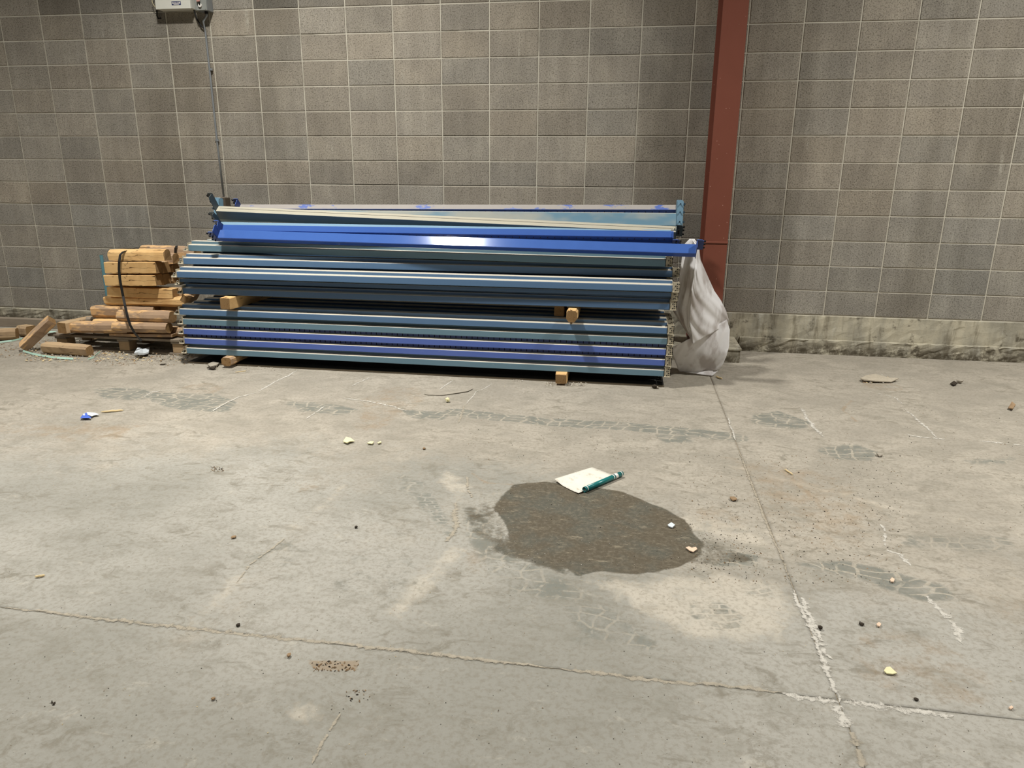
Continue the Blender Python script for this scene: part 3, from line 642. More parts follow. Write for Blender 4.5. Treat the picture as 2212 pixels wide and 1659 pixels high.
def front_connector():      # plate standing at the beam end, studs with painted shadow marks on its face, curled lower lip
    bm = bmesh.new(); w = .047; c = .012
    plate(bm, [(0, -.002, .068), (0, -.002, .0), (w-.004, -.002, .0), (w, -.002, .008), (w, -.002, .062), (w-.006, -.002, .068)], (0, 1, 0), .004)
    box(bm, .0, .004, -.002, .118, .0, .066); box(bm, w-.004, w, -.002, .10, .006, .060)
    plate(bm, [(.002, -.002, .0), (.005, -.012, .0), (w-.008, -.013, .0), (w-.001, -.008, .0), (w, -.002, .0)], (0, 0, 1), .003)
    rr = random.Random(5)
    for k in range(4):
        z = .012+k*.0145; x = .020+.012*(k % 2); cyl(bm, (x, -.002, z), (0, -1, 0), .0038, .010, 6, 1)
        x2 = x+.010; plate(bm, [(x2-.003, -.0026, z-.001), (x2+.004, -.0026, z-.007), (x2+.006, -.0026, z-.004), (x2+.001, -.0026, z+.003)], (0, 1, 0), .0006, 1)  # stud's slanting shadow painted as a thin dark mark
    return bm
CONR = conn_me('connector', front_connector(), [M['plate_dusty'], M['dark_hole_and_shadow']])
CONL = conn_me('connector', flat_connector(-1, .112), [M['plate_dusty'], M['dark_hole_and_shadow']])
def clip_bm():
    bm = bmesh.new(); tube(bm, [(-.030, .0, .006), (-.030, .0, .026), (-.024, .0, .034), (-.012, .0, .034), (-.010, .0, .026)], .002, 5); return bm
CLIP = conn_me('safety_clip', clip_bm(), [M['zinc']])
tubes = {}
def lying_beam(x0, y0, z0, x1, y1, z1, mat, label, group, flip=False, D=.112, H=.073, ticks=False, sh=.026, clip=True, roll=0, sw=.046):
    L = math.dist((x0, y0, z0), (x1, y1, z1)); key = (round(L, 2), D, H, flip, mat, sh)
    e = empty('rack_beam', (x0, y0, z0)); tag(e, label, 'rack beam', group)
    e.rotation_euler = (roll, -math.asin((z1-z0)/L), math.atan2(y1-y0, x1-x0))
    if key not in tubes:
        o = mesh_obj('beam_tube', beam_tube(L, D, H, sw, sh, flip), M[mat], e); tubes[key] = o.data
    else:
        o = bpy.data.objects.new('beam_tube', tubes[key]); C.objects.link(o); o.parent = e
    a = bpy.data.objects.new('connector', CONL); C.objects.link(a); a.parent = e
    b = bpy.data.objects.new('connector', CONR); C.objects.link(b); b.parent = e; b.location = (L, 0, 0)
    if clip:
        c = bpy.data.objects.new('safety_clip', CLIP); C.objects.link(c); c.parent = a
    if ticks:
        bm = bmesh.new(); n = int(L/.0405)
        for k in range(1, n): box(bm, k*.0405-.0022, k*.0405+.0022, sw-.0025, sw+.001, H-sh+.003, H-.002)
        tk = mesh_obj('slot_row', bm, M['dark_hole_and_shadow'], e)
    return e
XL, XR, YF = 1.905, 5.560, -1.30
ORD = ['bottom', 'second', 'middle', 'fourth', 'top']
low = [('green_blue', 'greenish blue', 0), ('bright_blue', 'bright blue', 1), ('bright_blue', 'bright blue', 1), ('green_blue', 'greenish blue', 0), ('steel_blue', 'steel blue', 0)]
ROWS = ['', ', second row from the front', ', third row from the front', ', fourth row from the front']
LOWL = ['greenish blue rack beam, lowest of the lower bundle, with a rusty stain, just above the floor', 'lower of the two bright blue rack beams with dark slot rows in the lower bundle',
        'upper of the two bright blue rack beams with dark slot rows in the lower bundle', 'greenish blue rack beam lying on the two bright blue ones in the lower bundle', 'dusty steel blue rack beam on top of the lower bundle under the timber spacers']
for i, (mt, nm, tk) in enumerate(low):
    for r_ in range(4):
        j = R0.uniform(-.006, .006); y = YF + r_*.145 + R0.uniform(-.004, .004)
        lb_ = LOWL[i] if r_ == 0 else f'{nm} rack beam, {ORD[i]} layer of the lower bundle, row {["", "two", "three", "four"][r_]} behind the front'
        lying_beam(XL+j+(.012 if i == 0 else 0)-(.012 if i == 4 else 0), y, .084+.0765*i, XR+j, y, .083+.0765*i, mt, lb_, None if r_ == 0 else 'rack beams hidden inside the two bundles', ticks=bool(tk) and r_ == 0)
# rusty stain on the lowest beam: a thin flaking patch lying on its face
def UB(yl, yr, pxl, pyl, pxr, pyr):      # ends of a beam's lower front edge, read where its face ends
    a = onY(pxl, pyl, yl); b = onY(pxr, pyr, yr); return a.z, b.z, yl, yr, a.x, b.x
upper = [
    (*UB(-1.31, -1.305, 396, 634.5, 1446, 669.7), False, .070, 'slate_blue', 'steel blue rack beam at the bottom of the upper bundle, resting on the timber spacers'),
    (*UB(-1.27, -1.300, 390, 616.0, 1449, 648.5), True, .052, 'slate_blue', 'dark steel blue rack beam, second from the bottom of the upper bundle, narrow side up'),
    (*UB(-1.36, -1.330, 383, 599.5, 1452, 631.0), False, .073, 'steel_blue', 'steel blue rack beam in the middle of the upper bundle, sticking out farthest, ledge white with dust'),
    (*UB(-1.24, -1.170, 397, 570.5, 1452, 599.0), False, .073, 'steel_blue', 'very dusty steel blue rack beam slanting back under the top layer of the upper bundle'),
    (*UB(-1.12, -1.220, 408, 542.0, 1437, 576.0), False, .073, 'green_blue', 'chipped greenish blue rack beam forming the top layer of the upper bundle')]
for i, (za, zb, ya, yb, xa, xb, fl, H, mt, lb_) in enumerate(upper):
    lying_beam(xa, ya, za, xb, yb, zb, mt, lb_, None, flip=fl, H=H, sh=.024)
    for r_ in range(1, 4):
        yy = (-1.04, -.965+.0, -1.19, -1.15, -1.165)[[3, 4, 2, 1, 0].index(i)] + (r_-1)*.145
        lying_beam(1.95, yy, max(za, zb)+.0, 5.54, yy, max(za, zb)+.0, mt, f'{["steel blue","dark steel blue","steel blue","dusty steel blue","greenish blue"][i]} rack beam, {ORD[i]} layer of the upper bundle, row {["", "two", "three", "four"][r_]} behind the front',
                   'rack beams hidden inside the two bundles', H=min(H, .073), sh=.024)
# white paint-scuffed crimps along the ledges
# --- loose beams thrown on top, each rolled towards the viewer
def loose_beam(A, B, rho, W, H, sw, sh, mat, label, endL=None, endR=None, ticks=False, seam=False):
    A, B = Vector(A), Vector(B); L = (B-A).length; d = (B-A).normalized()
    e = empty('rack_beam'); tag(e, label, 'rack beam', None)
    w = Vector((0, math.cos(rho), math.sin(rho))); w = (w-d*w.dot(d)).normalized(); u = d.cross(w)
    Mx = Matrix(((d.x, w.x, u.x), (d.y, w.y, u.y), (d.z, w.z, u.z))).to_4x4(); Mx.translation = A; e.matrix_world = Mx
    bm = bmesh.new()     # local: x along, y across (w), z = u ; the reference edge is the top face's near edge
    if sw: pts = [(0, 0), (W, 0), (W, -H), (-sw, -H), (-sw, -sh), (0, -sh)]
    else: pts = [(0, 0), (W, 0), (W, -H), (0, -H)]
    prism(bm, pts, 0, L)
    es = [q for q in bm.edges if abs(q.verts[0].co.x-q.verts[1].co.x) > .5*L]; bmesh.ops.bevel(bm, geom=es, offset=.004, segments=3, profile=.5, affect='EDGES')
    o = mesh_obj('beam_tube', bm, M[mat], e, smooth=False)
    if seam:
        bm = bmesh.new(); box(bm, .02, L-.02, W*.56, W*.56+.0018, -.002, .0012); mesh_obj('seam', bm, M['dark_hole_and_shadow'], e)
    if ticks:
        bm = bmesh.new(); n = int(L/.0505)
        for k in range(1, n): box(bm, k*.0505-.003, k*.0505+.003, -.0006, .001, -sh+.002, -sh+.018)
        mesh_obj('slot_row', bm, M['dark_hole_and_shadow'], e)
    for s, E_ in ((-1, endL), (1, endR)):
        if not E_: continue
        lo, hi, yl, mm = E_; x = 0 if s < 0 else L; bm = bmesh.new(); W0 = -(sw or 0); cc = .012
        plate(bm, [(x, W0, lo), (x, W, lo), (x, W, hi-cc), (x, W-cc, hi), (x, W0+cc, hi), (x, W0, hi-cc)], (s, 0, 0), .004)
        y = W0 if yl == 'front' else W
        plate(bm, [(x, y, lo), (x+s*.048, y, lo), (x+s*.048, y, hi-cc), (x+s*(.048-cc), y, hi), (x, y, hi)], (0, 1 if yl == 'front' else -1, 0), .004)
        c_ = mesh_obj('connector', bm, M[mm], e)
        bm = bmesh.new()
        for q in (.2, .55, .85):
            z = lo+(hi-lo)*q; yy = y+(-.002 if yl == 'front' else .002)
            cyl(bm, (x+s*.026, yy, z), (0, -1 if yl == 'front' else 1, 0), .005, .012, 6)
            box(bm, min(x+s*.048, x+s*.060), max(x+s*.048, x+s*.060), y-.003, y+.003, z-.010, z+.006, .001)
        mesh_obj('hook', bm, M['dark_hole_and_shadow' if 'light' not in mm else 'plate_dark'], c_)
    return e
loose_beam(onY(516, 451, -.74), onY(1461, 453, -.70), math.radians(42), .052, .09, .022, .036, 'loose_blue_dusty',
           'dusty bright blue rack beam farthest back on the pile, thin blue triangle of its connector sticking up', (-.04, .060, 'back', 'plate_blue_shaded'), (-.09, .01, 'back', 'plate_dark'), ticks=True)
loose_beam(onY(474, 452, -.90), onY(1461, 460, -.86), math.radians(-9), .06, .092, 0, 0, 'loose_light',
           'light blue rack beam with a tall dusty face and an upright connector beside the red column', (-.09, .09, 'front', 'plate_light'), (-.10, .092, 'front', 'plate_light'))
loose_beam(onY(466, 456, -1.00), onY(1460, 501.5, -1.09), math.radians(38), .062, .085, 0, 0, 'loose_grey',
           'cream-dusted grey rack beam lying slanted across the pile with a long open seam', (-.07, .125, 'back', 'plate_dark'), (-.09, .012, 'back', 'plate_dark'), seam=True)
loose_beam(onY(475, 487, -1.05), onY(1449, 505, -1.10), math.radians(48), .036, .06, 0, 0, 'loose_sky',
           'steel blue rack beam mostly hidden between the cream-dusted beam and the bright blue ones', (-.05, .115, 'back', 'plate_dark'), (-.05, .0, 'back', 'plate_dark'))
loose_beam(onY(480, 498, -1.15), onY(1453, 513.5, -1.17), math.radians(60), .050, .075, .022, .040, 'loose_bright',
           'glossy bright blue rack beam with a slotted recess, lying behind the longest bright blue one', (-.07, .07, 'back', 'plate_blue_shaded'), (-.085, .012, 'front', 'plate_blue_shaded'), ticks=True)
loose_beam(onY(470, 514, -1.22), onY(1503, 548, -1.31), math.radians(52), .075, .045, 0, 0, 'loose_bright',
           'longest bright blue rack beam at the front of the pile, glossy with a white glint, reaching over the plastic sheet', (-.045, .075, 'front', 'plate_blue_shaded'), (-.06, .055, 'back', 'plate_blue_shaded'))

# dark sheet under the stack and the timber spacers
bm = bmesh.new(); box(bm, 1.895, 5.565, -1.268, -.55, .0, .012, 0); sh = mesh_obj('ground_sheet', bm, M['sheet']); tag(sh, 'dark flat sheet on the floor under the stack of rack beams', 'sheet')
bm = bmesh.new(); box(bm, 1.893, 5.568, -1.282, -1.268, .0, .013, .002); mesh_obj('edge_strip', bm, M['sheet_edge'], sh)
bm = bmesh.new()
for k in range(14): cyl(bm, (5.50+R0.uniform(-.02, .04), -1.25+k*.05, .012), (0, 0, 1), .004, .002, 6)
mesh_obj('rivets', bm, M['zinc'], sh)['kind'] = 'stuff'

def timber(L, W, H, kind='square', seed=1, mats=None, cut=0.0):
    """rough timber along local X, centred; irregular section swept with wobble"""
    rr = random.Random(seed)
    if kind == 'square': sec = [(-1,-.9),(-.92,-1),(.92,-1),(1,-.9),(1,.9),(.9,1),(-.9,1),(-1,.9)]
    elif kind == 'octagon': sec = [(-1,-.45),(-.5,-1),(.5,-1),(1,-.45),(1,.6),(.7,1),(-.7,1),(-1,.6)]
    elif kind == 'halflog': sec = [(-1,-1),(1,-1),(1,-.1),(.87,.45),(.5,.87),(0,1),(-.5,.87),(-.87,.45),(-1,-.1)]
    else: sec = [(math.cos(a), math.sin(a)) for a in [k*PI/6+.1 for k in range(12)]]
    jit = [rr.uniform(-.08, .08) for _ in sec]; bm = bmesh.new(); n = 10; rings = []
    for i in range(n+1):
        x = -L/2+L*i/n; e = 1 - (.05 if i in (0, n) else 0); ring = []
        for (a, b), j in zip(sec, jit):
            q = 1+j*.5+rr.uniform(-.025, .025)
            tp = 1-cut*(1-i/n)*(.5 if b > 0 else 0)
            ring.append(bm.verts.new((x+(rr.uniform(-.004, .004) if i in (0, n) else 0), a*W/2*q*e, b*H/2*q*e*tp)))
        rings.append(ring)
    m_ = len(sec)
    for a, b in zip(rings, rings[1:]):
        for k in range(m_): bm.faces.new((a[k], b[k], b[(k+1) % m_], a[(k+1) % m_]))
    f1 = bm.faces.new(rings[0]); f2 = bm.faces.new(rings[-1][::-1]); f1.material_index = f2.material_index = 1
    return bm
def put_timber(name, label, P0, P1, W, H, kind, mat, seed, cat='timber', group=None, roll=0, cut=0, endmat='endgrain'):
    P0, P1 = Vector(P0), Vector(P1); L = (P1-P0).length; d = (P1-P0).normalized()
    bm = timber(L, W, H, kind, seed, cut=cut); o = mesh_obj(name, bm, [M[mat], M[endmat]])
    y = Vector((0, 0, 1)).cross(d).normalized(); z = d.cross(y); R = Matrix(((d.x, y.x, z.x), (d.y, y.y, z.y), (d.z, y.z, z.z)))
    R = R @ Matrix.Rotation(roll, 3, 'X'); Mx = R.to_4x4(); Mx.translation = (P0+P1)/2; o.matrix_world = Mx
    tag(o, label, cat, group); return o
# spacers
put_timber('timber_spacer', 'square timber spacer under the left part of the lower bundle, front end chamfered', (2.275, -1.365, .048), (2.30, -.60, .048), .082, .070, 'octagon', 'wood_bark', 41)
put_timber('timber_spacer', 'pale timber spacer under the lower bundle, square front end showing, near the plastic sheet', (4.842, -1.375, .0475), (4.83, -.60, .0475), .082, .070, 'square', 'wood_new', 42)
p = onZ(505, 670, .461); put_timber('timber_spacer', 'fresh yellow timber spacer between the two bundles, near the timber pile, its square end cracked', (2.335, p.y+.005, .5055), (2.37, -.62, .5055), .082, .087, 'square', 'wood_new', 43)
p = onZ(1242, 698, .461); put_timber('timber_spacer', 'pale timber spacer with rounded lower corners between the two bundles, near the plastic sheet', (4.905, p.y+.01, .5055), (4.90, -.62, .5055), .080, .087, 'octagon', 'wood_new', 44)
put_timber('timber_spacer', 'short timber spacer set back in the shade between the two bundles', (4.80, -1.20, .5055), (4.79, -.80, .5055), .075, .086, 'square', 'wood_old', 45)

# ---------------------------------------------------------------- pallet and pile of rough timbers
def row(xl, xr, yt, yb, Y, depth, kind, mat, label, seed, slope=0, name='timber', yaw=0, cut=0, roll=0):
    a = onY(xl, (yt+yb)/2, Y); b = onY(xr, (yt+yb)/2+slope, Y+yaw); H = onY(xl, yt, Y).z-onY(xl, yb, Y).z
    zs = (a.z+b.z)/2; lift = 0
    return put_timber(name, label, (a.x, Y+depth/2, a.z), (b.x, Y+yaw+depth/2, b.z), depth, H, kind, mat, seed, roll=roll, cut=cut)
row(232, 353, 539, 564, -1.02, .10, 'halflog', 'wood_new', 'round-topped fresh log at the very top of the timber pile, under the grey strap end', 1, slope=0)
row(300, 418, 530, 554, -.72, .11, 'halflog', 'wood_bark', 'grey-backed log on top of the timber pile, at the back beside the blue beams', 2, slope=4)
row(270, 372, 546, 570, -.84, .10, 'halflog', 'wood_bark', 'small round-ended log in the middle of the top layer of the timber pile', 3, slope=1)
row(225, 336, 566.5, 591.5, -1.03, .10, 'square', 'wood_new', 'sawn square timber split along its length, second layer of the pile, front', 4)
row(235, 352, 566, 591, -.915, .10, 'square', 'wood_old', 'square timber in the second layer of the pile, just behind the split one', 5)
row(245, 372, 566, 592, -.80, .10, 'round', 'wood_old', 'round timber end in the second layer of the pile, in the shade at the back', 6)
row(225, 335, 594, 618.5, -1.03, .10, 'square', 'wood_new', 'square timber with a rounded corner in the third layer of the pile, at the front', 7)
row(232, 352, 593, 616, -.915, .10, 'square', 'wood_old', 'square timber behind the round-cornered one in the third layer of the pile', 8)
row(245, 372, 591, 614, -.80, .10, 'octagon', 'wood_old', 'chamfered timber in the third layer of the pile, beside the blue beams', 9)
row(230, 372, 620.5, 641, -1.00, .10, 'square', 'wood_new', 'timber below the third layer, half in shade, pointed at its far end', 10, slope=5, yaw=.02)
row(240, 392, 618, 641, -.88, .12, 'square', 'wood_old', 'broad dark timber in the fourth layer behind the pointed one', 11, slope=8)
row(224, 398, 640, 660, -.98, .10, 'octagon', 'wood_new', 'long rough timber in the fifth layer with a splintered grey end', 12, slope=4)
row(260, 398, 656, 676, -.88, .11, 'square', 'wood_old', 'shaded timber in the sixth layer at the back of the pile', 13, slope=3)
row(195, 330, 662, 688, -.99, .10, 'octagon', 'wood_bark', 'orange barky log in the sixth layer sticking out towards the leaning timber', 14, slope=2)
row(250, 364, 671, 698, -1.11, .11, 'round', 'wood_bark', 'grey-brown round log in the sixth layer at the front, crossed by the black strap', 15, slope=3)
row(200, 330, 690, 708, -1.02, .10, 'octagon', 'wood_new', 'pale flat-topped timber in the seventh layer of the pile', 16, slope=2)
row(240, 357, 696, 720, -1.14, .10, 'round', 'wood_bark', 'round-ended log in the seventh layer at the front with a flat pale top', 17, slope=3)
row(260, 372, 706, 726, -1.01, .11, 'octagon', 'wood_old', 'dark chamfered timber in the seventh layer behind the round log', 18, slope=3)
row(150, 268, 698, 720, -1.12, .10, 'octagon', 'wood_bark', 'barky split log on the pallet deck beside the small square end block', 19, slope=1)
row(236, 372, 720.5, 727, -1.07, .14, 'square', 'wood_bark', 'thin shaded timber flat on the pallet at the bottom of the pile', 20, slope=2)
a = onY(134, 709, -1.14); put_timber('timber', 'short timber on the pallet with its square orange end facing out', (a.x, -1.14, a.z), (a.x+.05, -.82, a.z), .095, .090, 'square', 'wood_old', 21)
a = onY(396, 648, -1.12); put_timber('timber', 'small tilted timber end wedged between the pile and the blue beams', (a.x+.0, -1.10, a.z), (a.x-.06, -.86, a.z+.0), .062, .062, 'square', 'wood_bark', 22, roll=.6)
a = onY(391, 722, -1.0); put_timber('timber', 'small round timber end low between the pile and the blue beams', (a.x-.10, -.96, a.z+.01), (a.x+.02, -.98, a.z+.01), .07, .08, 'round', 'wood_bark', 23)
a = onY(190, 691, -.95); put_timber('timber', 'stubby round log end at the wall side of the pile above the square end block', (a.x-.02, -.94, a.z-.005), (a.x+.10, -.90, a.z-.005), .07, .06, 'round', 'wood_grey', 24)
zd = onY(260, 730, -1.06).z; xl_, xr_ = onY(105, 730, -1.06).x, 1.72
pal = empty('pallet', ((xl_+xr_)/2, -.8, 0)); tag(pal, 'old grey wooden pallet under the pile of rough timbers', 'pallet')
for k in range(5):
    bm = bmesh.new(); y = -1.075+k*.165; box(bm, xl_+R0.uniform(-.02, .02), xr_+R0.uniform(-.02, .01), y, y+.115, zd-.010, zd+.010, .003); rel(mesh_obj('deck_board', bm, M['wood_grey']), pal)
for bx_ in (xl_+.12, 1.19, 1.675):
    for y in (-1.06, -.78, -.50):
        bm = bmesh.new(); box(bm, bx_-.05, bx_+.045, y, y+.10, .018, zd-.028, .004); rel(mesh_obj('spacer_block', bm, M['wood_old']), pal)
    bm = bmesh.new(); box(bm, bx_-.055, bx_+.05, -1.07, -.36, zd-.028, zd-.010, .003); rel(mesh_obj('stringer_board', bm, M['wood_grey']), pal)
for y in (-1.065, -.40):
    bm = bmesh.new(); box(bm, xl_+.02, xr_-.01, y, y+.09, .0, .018, .003); rel(mesh_obj('bottom_board', bm, M['wood_grey']), pal)
a = onZ(42, 760, 0); b = onY(128, 687, -1.00)
put_timber('timber', 'timber leaning at a slant against the small square end block, one side grey bark', (a.x+.02, -1.17, .035), (b.x, -1.08, b.z), .085, .075, 'square', 'wood_bark', 31, roll=.5)
put_timber('timber', 'cracked short timber lying on the dusty floor in front of the pallet', (.575, -1.20, .048), (1.0, -1.225, .043), .085, .088, 'octagon', 'wood_old', 32, roll=.1)
a, b = onZ(-60, 740, 0), onZ(25, 736, 0)
put_timber('timber', 'weathered timber at the edge of the photo, lying flat near the wall', (a.x, a.y+.05, .05), (b.x, b.y+.07, .05), .10, .095, 'octagon', 'wood_old', 33)
a, b = onZ(30, 730, 0), onZ(62, 728, 0)
put_timber('timber', 'crumbling weathered timber end beside the foot of the leaning timber', (a.x, a.y+.10, .05), (b.x+.02, b.y+.02, .05), .11, .10, 'octagon', 'wood_old', 34)
bm = bmesh.new(); box(bm, -2.6, .27, -.315, -.25, .0, .082, .004)
o = mesh_obj('grey_plank', bm, M['wood_grey']); tag(o, 'long grey plank on edge on the floor along the block wall', 'plank')
# teal post behind the pile
a = onY(218.5, 551, -.62); bm = bmesh.new(); tube(bm, [(a.x, -.62, .0), (a.x, -.62, a.z)], .014, 12)
tp = mesh_obj('teal_post', bm, M['teal'], smooth=False); tag(tp, 'thin teal metal post standing behind the timber pile', 'post')
bm = bmesh.new(); cyl(bm, (a.x, -.62, a.z+.0005), (0, 0, 1), .010, .001, 12); mesh_obj('open_top', bm, M['dark_hole_and_shadow'], tp)
# straps
bm = bmesh.new()
SP = [(322,535,-.74),(300,534,-.85),(282,537.5,-.95),(266,544,-1.03),(260,550,-1.055),(257.5,565,-1.075),(257,582,-1.075),(258.5,600,-1.075),(262,620,-1.08),(266,640,-1.09),(270,660,-1.13),(275,682,-1.165),(281,702,-1.185),(290,718,-1.19),(305,736,-1.12)]
ribbon(bm, [onY(*q) for q in SP], .022, .003, (1, 0, .1)); o = mesh_obj('black_strap', bm, M['black_strap']); tag(o, 'black plastic strap hanging over the front of the timber pile', 'strap')
bm = bmesh.new(); ribbon(bm, [onY(382, 531, -.70), onY(379, 536, -.735), onY(378.5, 548, -.735), onY(379, 553, -.73)], .02, .003, (1, 0, 0)); o = mesh_obj('black_strap', bm, M['black_strap']); tag(o, 'short black strap over the grey-backed log at the back of the pile', 'strap')
def gband(pxs, label, z0=.004, w=.016):
    bm = bmesh.new(); pts = [onZ(x, y, z) for x, y, z in pxs]
    ribbon(bm, pts, w, .002, (0, .6, .8)); o = mesh_obj('green_strap', bm, M['green_strap']); tag(o, label, 'strap')
gband([(-30,742,.012),(0,739,.010),(25,736,.010),(48,731,.012)], 'pale green strapping band lying behind the leaning timber, at the photo edge')
gband([(50,758,.014),(70,764,.012),(95,769,.010),(125,773,.012),(158,775,.010)], 'pale green strapping band curving across the floor in front of the cracked short timber')
gband([(190,776,.006),(203,771,.012),(210,764,.02),(216,759,.03)], 'small curled pale green band at the end of the cracked short timber')
gband([(62,712,.02),(85,716,.022),(105,717,.025),(122,717,.028)], 'pale green band seen under the leaning timber behind the square end block')

# ---------------------------------------------------------------- plastic sheet hanging at the beam ends
def interp(tab, v):
    for (a, b), (c, d) in zip(tab, tab[1:]):
        if a <= v <= c: k = (v-a)/(c-a); return b+(d-b)*k
    return tab[-1][1] if v > tab[-1][0] else tab[0][1]
def film(bm, top, bot, nu, nv, depth, fold):      # rows between two px curves: each entry (v, x_left, x_right, y_left, y_right, Yl, Yr)
    G = []
    for j in range(nv+1):
        v = j/nv; xl = interp(top['xl'], v); xr = interp(top['xr'], v); yl = interp(top['yl'], v); yr = interp(top['yr'], v); dl = interp(top['dl'], v); dr = interp(top['dr'], v)
        rowv = []
        for i in range(nu+1):
            u = i/nu; x = xl+(xr-xl)*u; y = yl+(yr-yl)*u; Y = dl+(dr-dl)*u + fold(u, v)
            rowv.append(bm.verts.new(onY(x, y, Y)))
        G.append(rowv)
    for a, b in zip(G, G[1:]):
        for i in range(nu): bm.faces.new((a[i], a[i+1], b[i+1], b[i]))
bm = bmesh.new()
# back panel (in the shade of the beams)
film(bm, dict(xl=[(0,1490),(.06,1478),(.16,1474),(.3,1470),(.5,1464),(.66,1452),(.8,1474),(.92,1489),(1,1496)], xr=[(0,1498),(.06,1507),(.16,1505),(.3,1501),(.5,1495),(.66,1491),(.8,1489),(1,1497.5)],
              yl=[(0,516),(.06,528),(.5,630),(.66,668),(.8,704),(1,742)], yr=[(0,516),(.06,528),(.5,630),(.66,668),(.8,704),(1,743)], dl=[(0,-.92),(.3,-.86),(1,-.92)], dr=[(0,-1.02),(.3,-1.06),(1,-1.00)]),
     None, 20, 40, 0, lambda u, v: .007*math.sin(u*15+v*4)*min(1, 4*v)+.003*math.sin(u*34+v*9)-.03*math.sin(u*PI)*v)
# main panel, swelling towards the column
film(bm, dict(xl=[(0,1494),(.08,1507),(.25,1500),(.5,1493),(.75,1489),(1,1497)], xr=[(0,1500),(.05,1509),(.14,1513),(.3,1526),(.5,1543),(.62,1557),(.75,1569),(.86,1574),(1,1572)],
              yl=[(0,516),(.08,536),(.25,585),(.5,640),(.75,692),(1,744)], yr=[(0,516),(.08,534),(.14,560),(.3,590),(.5,628),(.62,648),(.75,672),(.86,690),(1,700)], dl=[(0,-1.02),(.25,-1.10),(1,-1.03)], dr=[(0,-1.0),(.3,-.96),(1,-.86)]),
     None, 34, 48, 0, lambda u, v: (-.045*math.sin(u*PI)+.012*math.sin((u*1.6-v*2.2)*5.5+.8*math.sin(v*5))*u*(.4+v)+.0035*math.sin((u*2.2-v*2.9)*11+math.sin(u*7)))*min(1, v*3))
# lower flap, in front, standing on the floor
film(bm, dict(xl=[(0,1450),(.3,1453),(.6,1460),(.85,1464),(1,1467)], xr=[(0,1570),(.15,1576.5),(.4,1575),(.6,1569),(.8,1562),(1,1553)],
              yl=[(0,752),(.3,768),(.6,785),(1,804)], yr=[(0,690),(.15,712),(.4,748),(.6,770),(.8,786),(1,800)], dl=[(0,-.98),(1,-.84)], dr=[(0,-.90),(.5,-.93),(1,-.90)]),
     None, 40, 26, 0, lambda u, v: -.05*math.sin(u*PI)*(1-v*.6)+.010*math.sin((u*1.8+v*.9)*7+math.sin(v*4))*(.4+v*.5)+.003*math.sin((u*2.6+v*1.4)*15+math.sin(u*5)))
# tip that reaches the floor
film(bm, dict(xl=[(0,1467),(1,1480)], xr=[(0,1553),(1,1538)], yl=[(0,803.5),(1,804.5)], yr=[(0,799.5),(1,812)], dl=[(0,-.84),(1,-.85)], dr=[(0,-.90),(1,-.925)]),
     None, 30, 6, 0, lambda u, v: -.02*math.sin(u*PI))
for v_ in bm.verts:
    if v_.co.z < .004: v_.co.z = .004
bmesh.ops.remove_doubles(bm, verts=bm.verts, dist=.0008)
o = mesh_obj('plastic_sheet', bm, M['film'], smooth=True); tag(o, 'crumpled white plastic sheet hanging from the beam ends down to the floor', 'plastic sheet')
md = o.modifiers.new('thick', 'SOLIDIFY'); md.thickness = .0015

# ---------------------------------------------------------------- things lying on the floor
# curled poster
A_, B_, C_, D_ = onZ(1197, 1041), onZ(1279, 1010), onZ(1330, 1030), onZ(1250, 1068)
bm = bmesh.new(); G = []
for i in range(13):
    u = i/12; rowv = []
    for j in range(17):
        v = j/16; P = (A_.lerp(B_, u)).lerp(D_.lerp(C_, u), v)
        z = .002 + .022*max(0, .35-v)/.35*(1-u)*.6 + .008*math.sin(u*PI)*math.sin(v*PI)*.5 + .004*max(0, v-.8)/.2
        rowv.append(bm.verts.new((P.x, P.y, z)))
    G.append(rowv)
for a, b in zip(G, G[1:]):
    for j in range(16): bm.faces.new((a[j], a[j+1], b[j+1], b[j]))
po = empty('poster', ((A_.x+C_.x)/2, (A_.y+C_.y)/2, 0)); tag(po, 'white poster lying face down on the damp patch, one edge curled into a teal roll', 'poster')
rel(mesh_obj('sheet', bm, M['paper'], smooth=True), po).modifiers.new('t', 'SOLIDIFY').thickness = .001
r0, r1 = onZ(1262, 1064), onZ(1343, 1029); ax = (r1-r0)
def roll(a, b, rad, mat, nm):
    bm = bmesh.new(); n = 22; rings = []
    d = ax.normalized(); s = Vector((-d.y, d.x, 0)); L = ax.length
    for q in (a, b):
        c = r0+ax*q; c.z = rad+.001
        rings.append([bm.verts.new(c+s*math.cos(t_)*rr_+Vector((0, 0, 1))*math.sin(t_)*rr_) for t_, rr_ in [(-PI/2-.3+2*PI*1.25*k/n, rad*(1-.22*k/n)) for k in range(n+1)]])
    for k in range(n): bm.faces.new((rings[0][k], rings[0][k+1], rings[1][k+1], rings[1][k]))
    o = rel(mesh_obj(nm, bm, mat, smooth=True), po); o.modifiers.new('t', 'SOLIDIFY').thickness = .0008; return o
roll(0, 1, .014, M['teal_print'], 'rolled_edge')
for a, b in ((.045, .06), (.74, .76), (.79, .86), (.955, .972)): roll(a, b, .0146, M['whitep'], 'printed_band')

